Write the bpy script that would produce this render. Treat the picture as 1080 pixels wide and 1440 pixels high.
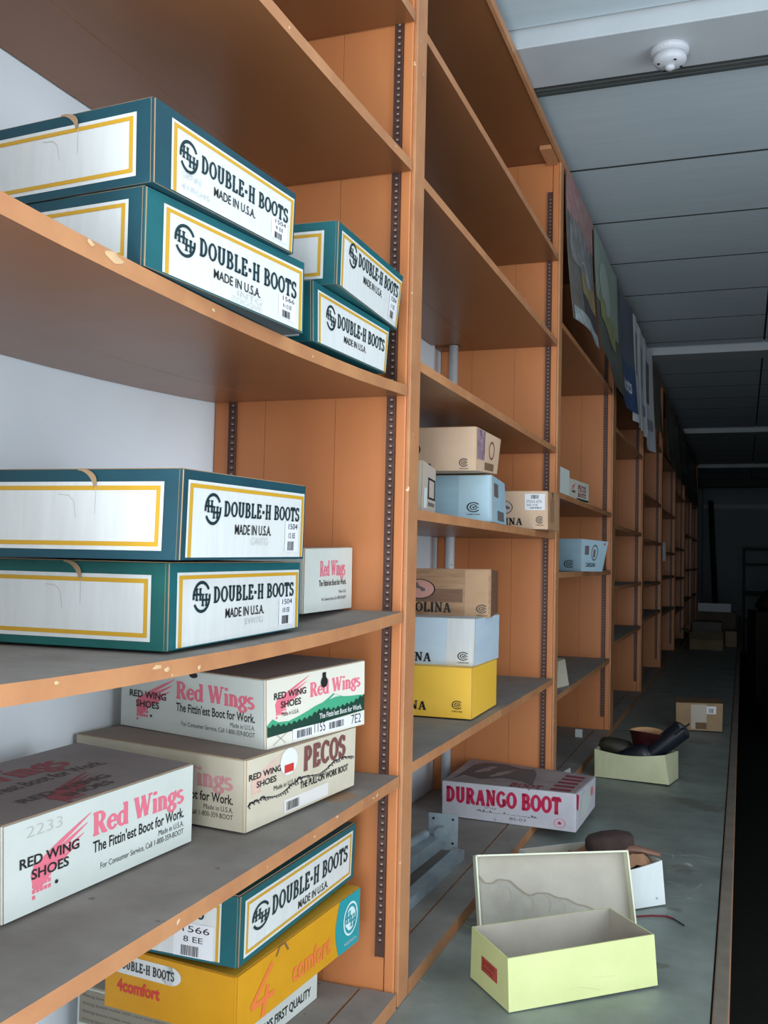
import bpy, math, random
from mathutils import Vector, Matrix
random.seed(7)
for o in list(bpy.data.objects): bpy.data.objects.remove(o)
SC = bpy.context.scene
COL = SC.collection
R = math.radians

# ------------------------------------------------------------ camera
cam_d = bpy.data.cameras.new('camera'); cam = bpy.data.objects.new('camera', cam_d); COL.objects.link(cam)
cam_d.sensor_fit = 'VERTICAL'; cam_d.sensor_height = 36.0; cam_d.lens = 1380.35 / 1440 * 36
yaw, pit, rol = 0.350982, 0.046539, 0.022071
fw = Vector((-math.sin(yaw)*math.cos(pit), math.cos(yaw)*math.cos(pit), math.sin(pit)))
r0 = Vector((math.cos(yaw), math.sin(yaw), 0)); u0 = r0.cross(fw)
rr = math.cos(rol)*r0 + math.sin(rol)*u0; uu = -math.sin(rol)*r0 + math.cos(rol)*u0
m = Matrix((rr, uu, -fw)).transposed().to_4x4(); m.translation = (0, 0, 1.578)
cam.matrix_world = m
cam_d.clip_start = 0.02; cam_d.clip_end = 60
SC.camera = cam

# ------------------------------------------------------------ light and exposure
W = bpy.data.worlds.new('world'); SC.world = W; W.use_nodes = True
W.node_tree.nodes['Background'].inputs[0].default_value = (0.75, 0.88, 1.0, 1)
W.node_tree.nodes['Background'].inputs[1].default_value = 1.0
def area(name, loc, rot, sx, sy, power, col):
    l = bpy.data.lights.new(name, 'AREA'); l.shape = 'RECTANGLE'; l.size = sx; l.size_y = sy; l.energy = power; l.color = col
    o = bpy.data.objects.new(name, l); COL.objects.link(o); o.location = loc; o.rotation_euler = rot
    return o
# daylight entering by the shop front behind the camera and 
area('shopfront_daylight', (-.28, -.72, 1.62), (R(93), 0, 0), 1.26, 2.2, 49, (0.87, 0.945, 1.0))
# added lamp tilted up, standing in for daylight bounced off the pavement outside
area('pavement_bounce_fill', (-.28, -.66, .60), (R(134), 0, 0), 1.2, .5, 25, (0.86, 0.95, 1.0))
area('side_window_daylight', (1.93, 0.9, 1.6), (R(98), 0, R(90)), 2.6, 2.3, 45, (0.87, 0.945, 1.0))
SC.view_settings.view_transform = 'Standard'; SC.view_settings.look = 'None'
SC.view_settings.gamma = 1.0; SC.view_settings.use_curve_mapping = False
SC.view_settings.exposure = 0.28

# ------------------------------------------------------------ materials
def lin(c):
    f = lambda v: (v/12.92 if v <= 0.04045 else ((v+0.055)/1.055)**2.4)
    return tuple(f(v/255.0) for v in c) + (1,)
MATS = {}
def mat(name, rgb, rough=0.6, var=None, scale=6.0, vs=(1,1,1), bump=0.0, bscale=60.0, metal=0.0, spots=None, spec=0.5, second=None):
    """rgb in sRGB; var = darker/lighter sRGB mixed by noise; spots = (rgb, scale, threshold)"""
    if name in MATS: return MATS[name]
    mt = bpy.data.materials.new(name); mt.use_nodes = True; nt = mt.node_tree; N = nt.nodes; L = nt.links
    b = N['Principled BSDF']; b.inputs['Roughness'].default_value = rough; b.inputs['Metallic'].default_value = metal
    b.inputs['Specular IOR Level'].default_value = spec
    b.inputs['Base Color'].default_value = lin(rgb)
    tc = N.new('ShaderNodeTexCoord'); mp = N.new('ShaderNodeMapping'); mp.inputs['Scale'].default_value = vs
    geo = N.new('ShaderNodeNewGeometry'); L.new(geo.outputs['Position'], mp.inputs['Vector'])
    cur = None
    if var:
        n = N.new('ShaderNodeTexNoise'); n.inputs['Scale'].default_value = scale; n.inputs['Detail'].default_value = 6; n.inputs['Roughness'].default_value = 0.62
        L.new(mp.outputs[0], n.inputs['Vector'])
        rp = N.new('ShaderNodeValToRGB'); rp.color_ramp.elements[0].position = 0.3; rp.color_ramp.elements[1].position = 0.7
        rp.color_ramp.elements[0].color = lin(var); rp.color_ramp.elements[1].color = lin(rgb)
        L.new(n.outputs['Fac'], rp.inputs[0]); cur = rp.outputs[0]
    if spots:
        for (c, sc, th) in (spots if isinstance(spots, list) else [spots]):
            n2 = N.new('ShaderNodeTexNoise'); n2.inputs['Scale'].default_value = sc; n2.inputs['Detail'].default_value = 3
            L.new(geo.outputs['Position'], n2.inputs['Vector'])
            r2 = N.new('ShaderNodeValToRGB'); r2.color_ramp.elements[0].position = th; r2.color_ramp.elements[1].position = th+0.03
            L.new(n2.outputs['Fac'], r2.inputs[0])
            mx = N.new('ShaderNodeMix'); mx.data_type = 'RGBA'
            L.new(r2.outputs[0], mx.inputs['Factor'])
            if cur: L.new(cur, mx.inputs['A'])
            else: mx.inputs['A'].default_value = lin(rgb)
            mx.inputs['B'].default_value = lin(c); cur = mx.outputs['Result']
    if cur: L.new(cur, b.inputs['Base Color'])
    if bump:
        n3 = N.new('ShaderNodeTexNoise'); n3.inputs['Scale'].default_value = bscale; n3.inputs['Detail'].default_value = 4
        L.new(mp.outputs[0], n3.inputs['Vector'])
        bp = N.new('ShaderNodeBump'); bp.inputs['Strength'].default_value = bump; bp.inputs['Distance'].default_value = 0.002
        L.new(n3.outputs['Fac'], bp.inputs['Height']); L.new(bp.outputs[0], b.inputs['Normal'])
    MATS[name] = mt
    return mt
ORANGE = mat('orange_paint', (216,139,86), 0.42, var=(200,122,72), scale=2.2, vs=(1,1,.35), bump=.06, bscale=30, spots=[((226,196,150), 26, .775)])
EDGE = mat('worn_orange_edge', (200,142,96), 0.5, var=(176,118,80), scale=9, spots=[((226,200,165), 40, .72), ((120,78,50), 55, .76)])
UNDER_SHADE = mat('orange_shaded_underside', (142,90,54), 0.33, var=(122,76,44), scale=2.4, vs=(1,.4,1), bump=.05, bscale=20)  # same orange paint, darkened to put the shade under the shelves into the colour
DUST = mat('dusty_shelf_top', (146,140,134), 0.85, var=(126,120,114), scale=9, spots=[((112,102,98), 38, .72), ((150,118,92), 4, .68)])
COUNTER = mat('grey_linoleum', (142,151,146), 0.5, var=(112,121,116), scale=7, spots=[((190,194,184), 14, .72), ((112,116,108), 5, .66)])
CEIL = mat('ceiling_paint', (204,217,224), 0.7, var=(196,209,216), scale=5, vs=(.5,6,1), bump=.05, bscale=40)
BEAM = mat('beam_paint', (196,202,206), 0.6, var=(184,190,194), scale=4)
GAP = mat('ceiling_gap', (52,56,56), 0.9)
WALL = mat('pale_wall', (230,237,243), 0.7, var=(222,229,236), scale=2.5)
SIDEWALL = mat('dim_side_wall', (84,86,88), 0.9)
FARWALL = mat('far_wall_paint', (158,168,172), 0.8, var=(146,156,160), scale=1.5)
CARPET = mat('black_carpet', (36,35,30), 0.95, var=(22,22,18), scale=22, bump=.4, bscale=90)
BROWN_METAL = mat('brown_slotted_metal', (104,74,64), 0.45, var=(84,58,52), scale=20, metal=.3)
SLOT = mat('slot_lip', (170,150,136), 0.5)
DARK = mat('dark_recess', (24,18,16), 0.9)
SLOTDARK = mat('slot_shadow_paint', (62,42,38), 0.8)
EDGETOP = mat('grimy_moulding_top', (134,124,112), 0.7, var=(112,104,94), scale=12)
STEEL = mat('galvanised_steel', (176,188,194), 0.4, var=(140,154,162), scale=16, metal=.25)
PIPE = mat('white_pipe', (214,218,222), 0.4, spots=((160,150,140), 60, .66))
TEAL = mat('teal_card', (12,98,104), 0.55, var=(10,84,92), scale=10)
TEAL_DARK = mat('dark_teal_card', (20,74,86), 0.55, var=(16,62,76), scale=10)
TEAL_BRIGHT = mat('bright_teal_card', (20,150,160), 0.5)
WHITE = mat('white_print', (222,224,222), 0.55, var=(212,214,212), scale=14, vs=(6,6,.6))
GOLD = mat('gold_print', (206,158,40), 0.5)
KRAFT = mat('kraft_card', (176,146,112), 0.8, var=(160,130,98), scale=18)
KRAFT_DARK = mat('dark_kraft_card', (120,92,66), 0.85)  # darker kraft brown for tabs, small print and one box top
INK = mat('black_ink', (26,28,30), 0.5)
DTEALINK = mat('dark_teal_ink', (18,48,54), 0.5)
PINK = mat('pink_ink', (232,118,138), 0.55)
PINKD = mat('faded_pink_ink', (214,150,154), 0.6)
PENCIL = mat('pencil_marks', (194,192,188), 0.8)
CREAM = mat('cream_card', (214,206,186), 0.6, var=(202,192,170), scale=9, spots=((176,156,120), 18, .74))
RWHITE = mat('off_white_card', (216,222,216), 0.55, var=(206,212,206), scale=8)
RTOP = mat('dusty_white_card', (160,156,156), 0.75, var=(146,142,142), scale=8)
GREEN = mat('green_ink', (70,168,128), 0.5)
DGREEN = mat('dark_green_ink', (20,62,48), 0.5)
BROWNINK = mat('brown_ink', (122,74,70), 0.6)
REDINK = mat('red_ink', (204,58,50), 0.5)
CRIMSON = mat('crimson_ink', (200,30,78), 0.55)
CRIMSOND = mat('faded_crimson_ink', (140,60,74), 0.7)
OCHRE = mat('ochre_card', (218,156,14), 0.45, var=(206,142,10), scale=7)
TAN = mat('tan_card', (222,190,160), 0.6, var=(212,178,148), scale=6)
PALEBLUE = mat('pale_blue_card', (170,200,214), 0.55, var=(156,188,204), scale=5, vs=(1,1,7))
BLUEWHITE = mat('blue_white_card', (206,224,236), 0.5, var=(192,212,228), scale=5, vs=(1,1,5))
SUNYELLOW = mat('sunny_yellow_card', (255,206,84), 0.5, var=(252,196,52), scale=3)
WOODPRINT = mat('wood_print_card', (186,146,110), 0.6, var=(150,112,82), scale=8, vs=(1.5,1.5,14))
WOODDARK = mat('dark_wood_print', (134,98,74), 0.6, var=(112,80,60), scale=8, vs=(1.5,1.5,16))
LEMON = mat('pale_lemon_card', (216,222,160), 0.55, var=(206,213,148), scale=9, spots=((190,186,130), 22, .76))
BOXGREY = mat('box_liner', (184,178,164), 0.75, var=(168,160,148), scale=10)
WALLPALE = mat('lid_rim', (226,228,214), 0.6)
DWHITE = mat('scuffed_white_card', (216,214,220), 0.6, var=(200,198,206), scale=14, spots=((150,142,148), 30, .70))
DTOP = mat('dusty_box_top', (168,156,156), 0.8, var=(142,132,132), scale=10)
DSHADE = mat('grey_brown_print', (104,94,94), 0.8)
NAVY = mat('navy_leather', (22,28,40), 0.35, var=(14,18,28), scale=12)
BURG = mat('burgundy_leather', (66,22,24), 0.3, var=(44,14,18), scale=12)
BLACKL = mat('black_green_leather', (24,28,24), 0.4)
TANL = mat('tan_lining', (206,160,116), 0.7, var=(190,144,102), scale=20)
SUEDE = mat('dark_brown_suede', (70,52,48), 0.9, var=(52,38,36), scale=30, bump=.5, bscale=150)
BRLEATHER = mat('brown_leather', (140,104,88), 0.5, var=(118,84,70), scale=14)
TISSUE = mat('tan_tissue', (158,118,90), 0.8, var=(140,102,76), scale=14)
LACE = mat('dark_red_lace', (112,30,40), 0.8)
BLACKM = mat('black_metal', (20,20,20), 0.6)
DARKCARD = mat('dark_brown_card', (84,74,60), 0.8, var=(70,60,50), scale=8)
PLASTIC = mat('white_plastic', (206,208,214), 0.4)
SHEETW = mat('white_poster_paper', (236,238,242), 0.5, var=(224,227,233), scale=5)

# ------------------------------------------------------------ mesh helpers
class MB:
    def __init__(s): s.v=[]; s.f=[]; s.mi=[]; s.cur=0
    def add(s, vs, fs, mi=None):
        b=len(s.v); s.v += [tuple(v) for v in vs]; s.f += [tuple(b+i for i in f) for f in fs]; s.mi += [s.cur if mi is None else mi]*len(fs)
    def box(s, x0,x1,y0,y1,z0,z1, mi=None):
        v=[(x,y,z) for z in (z0,z1) for y in (y0,y1) for x in (x0,x1)]
        s.add(v,[(0,2,3,1),(4,5,7,6),(0,1,5,4),(2,6,7,3),(0,4,6,2),(1,3,7,5)],mi)
    def hexa(s, c, mi=None):   # b0 b1 b3 b2 t0 t1 t3 t2
        s.add(c,[(0,3,2,1),(4,5,6,7),(0,1,5,4),(1,2,6,5),(2,3,7,6),(3,0,4,7)],mi)
    def tube(s, pts, rad, n=10, caps=True, mi=None):
        pts=[Vector(p) for p in pts]; rings=[]
        rads = rad if isinstance(rad,(list,tuple)) else [rad]*len(pts)
        up=None
        for i,p in enumerate(pts):
            t=(pts[min(i+1,len(pts)-1)]-pts[max(i-1,0)]).normalized()
            if up is None: up = Vector((0,0,1)) if abs(t.z)<.9 else Vector((1,0,0))
            a=t.cross(up).normalized(); b2=a.cross(t).normalized(); up=b2
            rings.append([p+rads[i]*(math.cos(2*math.pi*k/n)*a+math.sin(2*math.pi*k/n)*b2) for k in range(n)])
        base=[v for rg in rings for v in rg]; fs=[]
        for i in range(len(rings)-1):
            for k in range(n):
                fs.append((i*n+k,i*n+(k+1)%n,(i+1)*n+(k+1)%n,(i+1)*n+k))
        if caps: fs.append(tuple(range(n))[::-1]); fs.append(tuple((len(rings)-1)*n+k for k in range(n)))
        s.add(base,fs,mi)
    def loft(s, rings, closed=True, caps=(True,True), mi=None):
        n=len(rings[0]); fs=[]
        for i in range(len(rings)-1):
            for k in range(n if closed else n-1):
                fs.append((i*n+k,i*n+(k+1)%n,(i+1)*n+(k+1)%n,(i+1)*n+k))
        if caps[0]: fs.append(tuple(range(n))[::-1])
        if caps[1]: fs.append(tuple((len(rings)-1)*n+k for k in range(n)))
        s.add([p for r_ in rings for p in r_],fs,mi)
def link(name, mb, mats, parent=None, smooth=False, kind=None, label=None, bevel=0):
    org = Vector(parent.location) if parent and parent.type=='EMPTY' else Vector((0,0,0))
    if parent and parent.parent and parent.type=='MESH': org = Vector(parent.parent.location)
    elif parent and parent.type=='MESH': org = Vector(parent.location)
    me = bpy.data.meshes.new(name)
    if parent is None and mb.v:   # put origin at base centre
        xs=[v[0] for v in mb.v]; ys=[v[1] for v in mb.v]; zs=[v[2] for v in mb.v]
        org = Vector(((min(xs)+max(xs))/2,(min(ys)+max(ys))/2,min(zs)))
    me.from_pydata([tuple(Vector(v)-org) for v in mb.v], [], mb.f)
    mats = mats if isinstance(mats,(list,tuple)) else [mats]
    for mm in mats: me.materials.append(mm)
    for p,i in zip(me.polygons, mb.mi): p.material_index=i; p.use_smooth=smooth
    me.update()
    o = bpy.data.objects.new(name, me); COL.objects.link(o)
    if parent is None: o.location = org
    else: o.parent = parent
    if kind: o['kind']=kind
    if label: o['label']=label
    if bevel:
        bm_=o.modifiers.new('bevel','BEVEL'); bm_.width=bevel; bm_.segments=2; bm_.limit_method='ANGLE'
    return o
def tag(o, label, cat, group=None):
    o['label']=label; o['category']=cat
    if group: o['group']=group
    return o
def thing(name, loc, label=None, cat=None, group=None, kind=None):
    o = bpy.data.objects.new(name, None); COL.objects.link(o); o.location=loc; o.empty_display_size=.05
    if label: tag(o,label,cat,group)
    if kind: o['kind']=kind
    return o

# ------------------------------------------------------------ lettering
_sans={}
def sans(txt, bold=0.0):
    key=(txt,bold)
    if key not in _sans:
        c=bpy.data.curves.new('t','FONT'); c.body=txt; c.size=1; c.offset=bold; c.resolution_u=3
        o=bpy.data.objects.new('t',c); COL.objects.link(o)
        dg=bpy.context.evaluated_depsgraph_get(); me=bpy.data.meshes.new_from_object(o.evaluated_get(dg))
        vs=[(v.co.x,v.co.y) for v in me.vertices]; fs=[tuple(p.vertices) for p in me.polygons]
        bpy.data.objects.remove(o); bpy.data.curves.remove(c); bpy.data.meshes.remove(me)
        _sans[key]=norm(vs,fs)
    return _sans[key]
def norm(vs,fs):
    x0=min(v[0] for v in vs); x1=max(v[0] for v in vs); y0=min(v[1] for v in vs); y1=max(v[1] for v in vs)
    return [((v[0]-x0)/(x1-x0),(v[1]-y0)/(y1-y0)) for v in vs],fs
# slab-serif glyphs drawn from strokes: l=line(thick) t=line(thin) a=arc(cx,cy,rx,ry,a0,a1) s=serif(x,y,half width)
G={
'D':(.78,['l .2 0 .2 1','a .3 .5 .33 .46 -90 90','t .05 .04 .36 .04','t .05 .96 .36 .96']),
'O':(.80,['a .4 .5 .3 .45 0 360']),
'U':(.82,['l .2 .3 .2 1','l .62 .3 .62 1','a .41 .32 .21 .27 180 360','s .2 .97 .16','s .62 .97 .15']),
'B':(.74,['l .2 0 .2 1','a .36 .74 .2 .22 -90 90','a .38 .27 .24 .23 -90 90','t .05 .04 .4 .04','t .05 .96 .38 .96','t .2 .51 .4 .51']),
'L':(.66,['l .2 0 .2 1','s .2 .96 .16','t .05 .04 .6 .04','l .57 .04 .57 .26']),
'E':(.68,['l .2 0 .2 1','t .05 .04 .6 .04','t .05 .96 .58 .96','t .2 .5 .46 .5','l .57 .02 .57 .26','l .55 .76 .55 .98','t .46 .38 .46 .62']),
'H':(.84,['l .2 0 .2 1','l .62 0 .62 1','t .2 .5 .62 .5','s .2 .03 .15','s .2 .97 .15','s .62 .03 .15','s .62 .97 .15']),
'-':(.42,['l .06 .46 .34 .46']),
' ':(.30,[]),
'T':(.70,['l .34 0 .34 1','t .04 .96 .64 .96','l .09 .74 .09 .98','l .59 .74 .59 .98','s .34 .03 .16']),
'S':(.62,['a .3 .73 .2 .22 20 270','a .3 .27 .22 .23 -160 90','t .5 .72 .5 .98','t .08 .02 .08 .28']),
'A':(.80,['l .4 .97 .64 .02','t .36 .97 .14 .02','t .24 .34 .54 .34','s .14 .03 .13','s .64 .03 .15']),
'I':(.40,['l .2 0 .2 1','s .2 .03 .16','s .2 .97 .16']),
'N':(.84,['t .18 0 .18 1','t .66 0 .66 1','l .2 .96 .62 .06','s .18 .03 .14','s .14 .97 .12','s .66 .97 .14']),
'R':(.80,['l .2 0 .2 1','a .36 .73 .22 .23 -90 90','t .05 .96 .4 .96','t .2 .5 .4 .5','l .42 .48 .62 .04','s .2 .03 .16','s .68 .03 .1']),
'G':(.80,['a .42 .5 .3 .45 40 340','l .66 .08 .66 .44','t .48 .44 .76 .44']),
'C':(.74,['a .42 .5 .3 .45 45 315','t .66 .72 .66 .96','t .66 .06 .66 .24']),
'P':(.72,['l .2 0 .2 1','a .36 .71 .22 .25 -90 90','t .05 .96 .4 .96','t .2 .46 .4 .46','s .2 .03 .16']),
'W':(1.12,['l .16 .97 .36 .03','t .56 .9 .38 .03','l .56 .97 .76 .03','t .96 .97 .78 .03','s .16 .97 .14','s .56 .97 .12','s .98 .97 .12']),
'e':(.56,['a .28 .33 .2 .3 20 330','t .1 .36 .48 .36']),
'd':(.62,['a .26 .33 .19 .3 0 360','l .46 0 .46 1','s .40 .97 .1','s .52 .03 .08']),
'i':(.34,['l .17 0 .17 .64','s .13 .63 .1','s .17 .03 .14','l .17 .84 .17 1']),
'n':(.66,['l .16 0 .16 .64','a .3 .42 .16 .2 0 160','l .47 0 .47 .44','s .12 .63 .09','s .16 .03 .13','s .47 .03 .13']),
'g':(.58,['a .26 .42 .17 .2 0 360','a .26 -.06 .2 .17 0 360','t .12 .2 .2 .1','l .42 .6 .54 .6']),
's':(.46,['a .22 .47 .14 .15 30 270','a .22 .17 .16 .15 -150 90']),
}
def slab(txt, th=.15, tn=.08, gap=.04):
    vs=[]; fs=[]; x=0.0
    def seg(a,b,w):
        d=Vector((b[0]-a[0],b[1]-a[1])); 
        if d.length<1e-6: return
        n=Vector((-d.y,d.x)).normalized()*w/2; b0=len(vs)
        vs.extend([(a[0]+n.x,a[1]+n.y),(a[0]-n.x,a[1]-n.y),(b[0]-n.x,b[1]-n.y),(b[0]+n.x,b[1]+n.y)]); fs.append((b0,b0+1,b0+2,b0+3))
    for ch in txt:
        w,st=G[ch]
        for s_ in st:
            p=s_.split(); k=p[0]; q=[float(z) for z in p[1:]]
            if k in 'lt': seg((x+q[0],q[1]),(x+q[2],q[3]),th if k=='l' else tn)
            elif k=='s': seg((x+q[0]-q[2],q[1]),(x+q[0]+q[2],q[1]),tn)
            else:
                n=max(6,int(abs(q[5]-q[4])/22)); b0=len(vs)
                for i in range(n+1):
                    a=R(q[4]+(q[5]-q[4])*i/n); ww=tn+(th-tn)*abs(math.cos(a))**1.2
                    for sg in (1,-1): vs.append((x+q[0]+(q[2]+sg*ww/2)*math.cos(a), q[1]+(q[3]+sg*(tn+.02)/2)*math.sin(a)))
                for i in range(n): fs.append((b0+2*i,b0+2*i+1,b0+2*i+3,b0+2*i+2))
        x+=w+gap
    # normalise x only to width, y stays baseline 0 / cap 1
    x1=max(v[0] for v in vs); x0=min(v[0] for v in vs)
    return [((v[0]-x0)/(x1-x0),v[1]) for v in vs],fs
def emblem_dh():
    vs=[];fs=[]
    def seg(a,b,w):
        d=Vector((b[0]-a[0],b[1]-a[1])); n=Vector((-d.y,d.x)).normalized()*w/2; b0=len(vs)
        vs.extend([(a[0]+n.x,a[1]+n.y),(a[0]-n.x,a[1]-n.y),(b[0]-n.x,b[1]-n.y),(b[0]+n.x,b[1]+n.y)]); fs.append((b0,b0+1,b0+2,b0+3))
    for a0,a1 in ((-150,10),(30,190)):
        n=16; b0=len(vs)
        for i in range(n+1):
            a=R(a0+(a1-a0)*i/n)
            for rd in (.5,.40): vs.append((.5+rd*math.cos(a),.5+rd*math.sin(a)))
        for i in range(n): fs.append((b0+2*i,b0+2*i+1,b0+2*i+3,b0+2*i+2))
    seg((.02,.58),(.5,.58),.07); seg((.5,.40),(.98,.40),.07)
    for x,y in ((.22,.58),(.42,.58),(.56,.40),(.76,.40)): seg((x,y-.17),(x,y+.17),.09); seg((x-.07,y+.17),(x+.07,y+.17),.05); seg((x-.07,y-.17),(x+.07,y-.17),.05)
    return vs,fs
def emblem_c(ring=.5):
    vs=[];fs=[]
    for (r1,r2,a0,a1) in ((.5,.40,35,325),(.28,.2,20,340)):
        n=20; b0=len(vs)
        for i in range(n+1):
            a=R(a0+(a1-a0)*i/n)
            for rd in (r1,r2): vs.append((.5+rd*math.cos(a),.5+rd*math.sin(a)))
        for i in range(n): fs.append((b0+2*i,b0+2*i+1,b0+2*i+3,b0+2*i+2))
    b0=len(vs); vs.extend([(.35,.6),(.5,.35),(.65,.6),(.5,.52)]); fs.append((b0,b0+1,b0+2,b0+3))
    b0=len(vs); vs.extend([(.55,.5),(.9,.45),(.9,.53),(.55,.57)]); fs.append((b0,b0+1,b0+2,b0+3))
    return vs,fs
def wing():
    vs=[];fs=[]
    # four feathers sweeping up to the right, then a dotted tail at lower left
    for i,(y0,y1,x1) in enumerate(((.50,1.0,1.0),(.44,.86,.92),(.38,.72,.84),(.32,.60,.74))):
        pts=[]; n=8
        for k in range(n+1):
            t=k/n; x=.16+i*.02+(x1-.16)*t; y=y0-.02+(y1-y0)*(t**.8); pts.append((x,y))
        b0=len(vs)
        for k,(x,y) in enumerate(pts):
            w=.105*(1-(k/n)**2*.85); vs.extend([(x,y),(x-.005,y-w)])
        for k in range(n): fs.append((b0+2*k,b0+2*k+1,b0+2*k+3,b0+2*k+2))
    b0=len(vs); vs.extend([(.06,.36),(.12,.52),(.32,.46),(.36,.26),(.2,.1),(.1,.12)]); fs.append(tuple(range(b0,b0+6)))
    for k in range(16):
        x=.08+.26*((k*7)%5)/4*.9; y=.30-.26*(k//5)/3; b0=len(vs); s_=.045
        vs.extend([(x,y),(x+s_,y),(x+s_,y-s_*1.3),(x,y-s_*1.3)]); fs.append((b0,b0+3,b0+2,b0+1))
    return vs,fs
def disc(n=24, r1=.5, r2=0):
    vs=[];fs=[]
    for i in range(n):
        a=2*math.pi*i/n
        vs.append((.5+r1*math.cos(a),.5+r1*math.sin(a)))
        if r2: vs.append((.5+r2*math.cos(a),.5+r2*math.sin(a)))
    if r2:
        for i in range(n):
            j=(i+1)%n; fs.append((2*i,2*i+1,2*j+1,2*j))
    else: fs.append(tuple(range(n)))
    return vs,fs
def star():
    vs=[(.5+(.5 if i%2==0 else .2)*math.cos(R(90+36*i)),.5+(.5 if i%2==0 else .2)*math.sin(R(90+36*i))) for i in range(10)]
    vs.append((.5,.5)); return vs,[(i,(i+1)%10,10) for i in range(10)]
def bars(n=14,seed=1):
    rd=random.Random(seed); vs=[];fs=[]; x=0
    while x<1:
        w=rd.choice((.02,.035,.055)); b0=len(vs); vs.extend([(x,0),(min(x+w,1),0),(min(x+w,1),1),(x,1)]); fs.append((b0,b0+1,b0+2,b0+3)); x+=w+rd.choice((.02,.03,.05))
    return vs,fs
def rect(n=6):
    vs=[(i/n,j/n) for j in range(n+1) for i in range(n+1)]
    return vs,[(j*(n+1)+i,j*(n+1)+i+1,(j+1)*(n+1)+i+1,(j+1)*(n+1)+i) for j in range(n) for i in range(n)]
def frame(sides='ltrb', tx=.03, ty=.08, n=6):
    vs=[];fs=[]
    def rc(x0,x1,y0,y1):
        nn=6 
        for k in range(nn):
            b0=len(vs)
            if x1-x0>y1-y0: a,b=x0+(x1-x0)*k/nn,x0+(x1-x0)*(k+1)/nn; vs.extend([(a,y0),(b,y0),(b,y1),(a,y1)])
            else: a,b=y0+(y1-y0)*k/nn,y0+(y1-y0)*(k+1)/nn; vs.extend([(x0,a),(x1,a),(x1,b),(x0,b)])
            fs.append((b0,b0+1,b0+2,b0+3))
    if 't' in sides: rc(0,1,1-ty,1)
    if 'b' in sides: rc(0,1,0,ty)
    lo=ty if 'b' in sides else 0
    if 'l' in sides: rc(0,tx,lo,1-ty)
    if 'r' in sides: rc(1-tx,1,lo,1-ty)
    return vs,fs
def poly(pts): return list(pts),[tuple(range(len(pts)))]
def stroke(pts,w):
    vs=[];fs=[]
    for a,b in zip(pts[:-1],pts[1:]):
        d=Vector((b[0]-a[0],b[1]-a[1])); n=Vector((-d.y,d.x)).normalized()*w/2; b0=len(vs)
        vs.extend([(a[0]+n.x,a[1]+n.y),(a[0]-n.x,a[1]-n.y),(b[0]-n.x,b[1]-n.y),(b[0]+n.x,b[1]+n.y)]); fs.append((b0,b0+1,b0+2,b0+3))
    return vs,fs
def merge(*items):
    vs=[];fs=[]
    for (v,f),(x0,x1,y0,y1) in items:
        b=len(vs); vs+=[(x0+p[0]*(x1-x0),y0+p[1]*(y1-y0)) for p in v]; fs+=[tuple(b+i for i in q) for q in f]
    return vs,fs

class Face:
    """bilinear patch p00 p10 p11 p01; shapes given in its 0..1 u,v are laid on it"""
    def __init__(s,p00,p10,p11,p01,base=0.0,flip=False):
        s.c=[Vector(p) for p in (p00,p10,p11,p01)]; s.base=base
        s.n=((s.c[1]-s.c[0]).cross(s.c[3]-s.c[0])).normalized()*(-1 if flip else 1)
    def P(s,u,v,off=0):
        a=s.c[0]*(1-u)+s.c[1]*u; b=s.c[3]*(1-u)+s.c[2]*u
        return a*(1-v)+b*v+s.n*(s.base+off)
    def put(s,name,shape,x0,x1,y0,y1,off,mt,parent,label=None,flip=False):
        mb=MB(); mb.add([s.P(x0+v[0]*(x1-x0),y0+v[1]*(y1-y0),off) for v in shape[0]],shape[1])
        o=link(name,mb,mt,parent)
        if label: o['label']=label
        return o
    def grid(s,mb,n,off=0,mi=None,x0=0,x1=1,y0=0,y1=1):
        mb.add([s.P(x0+(x1-x0)*i/n,y0+(y1-y0)*j/n,off) for j in range(n+1) for i in range(n+1)],
               [(j*(n+1)+i,j*(n+1)+i+1,(j+1)*(n+1)+i+1,(j+1)*(n+1)+i) for j in range(n) for i in range(n)],mi)

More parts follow.
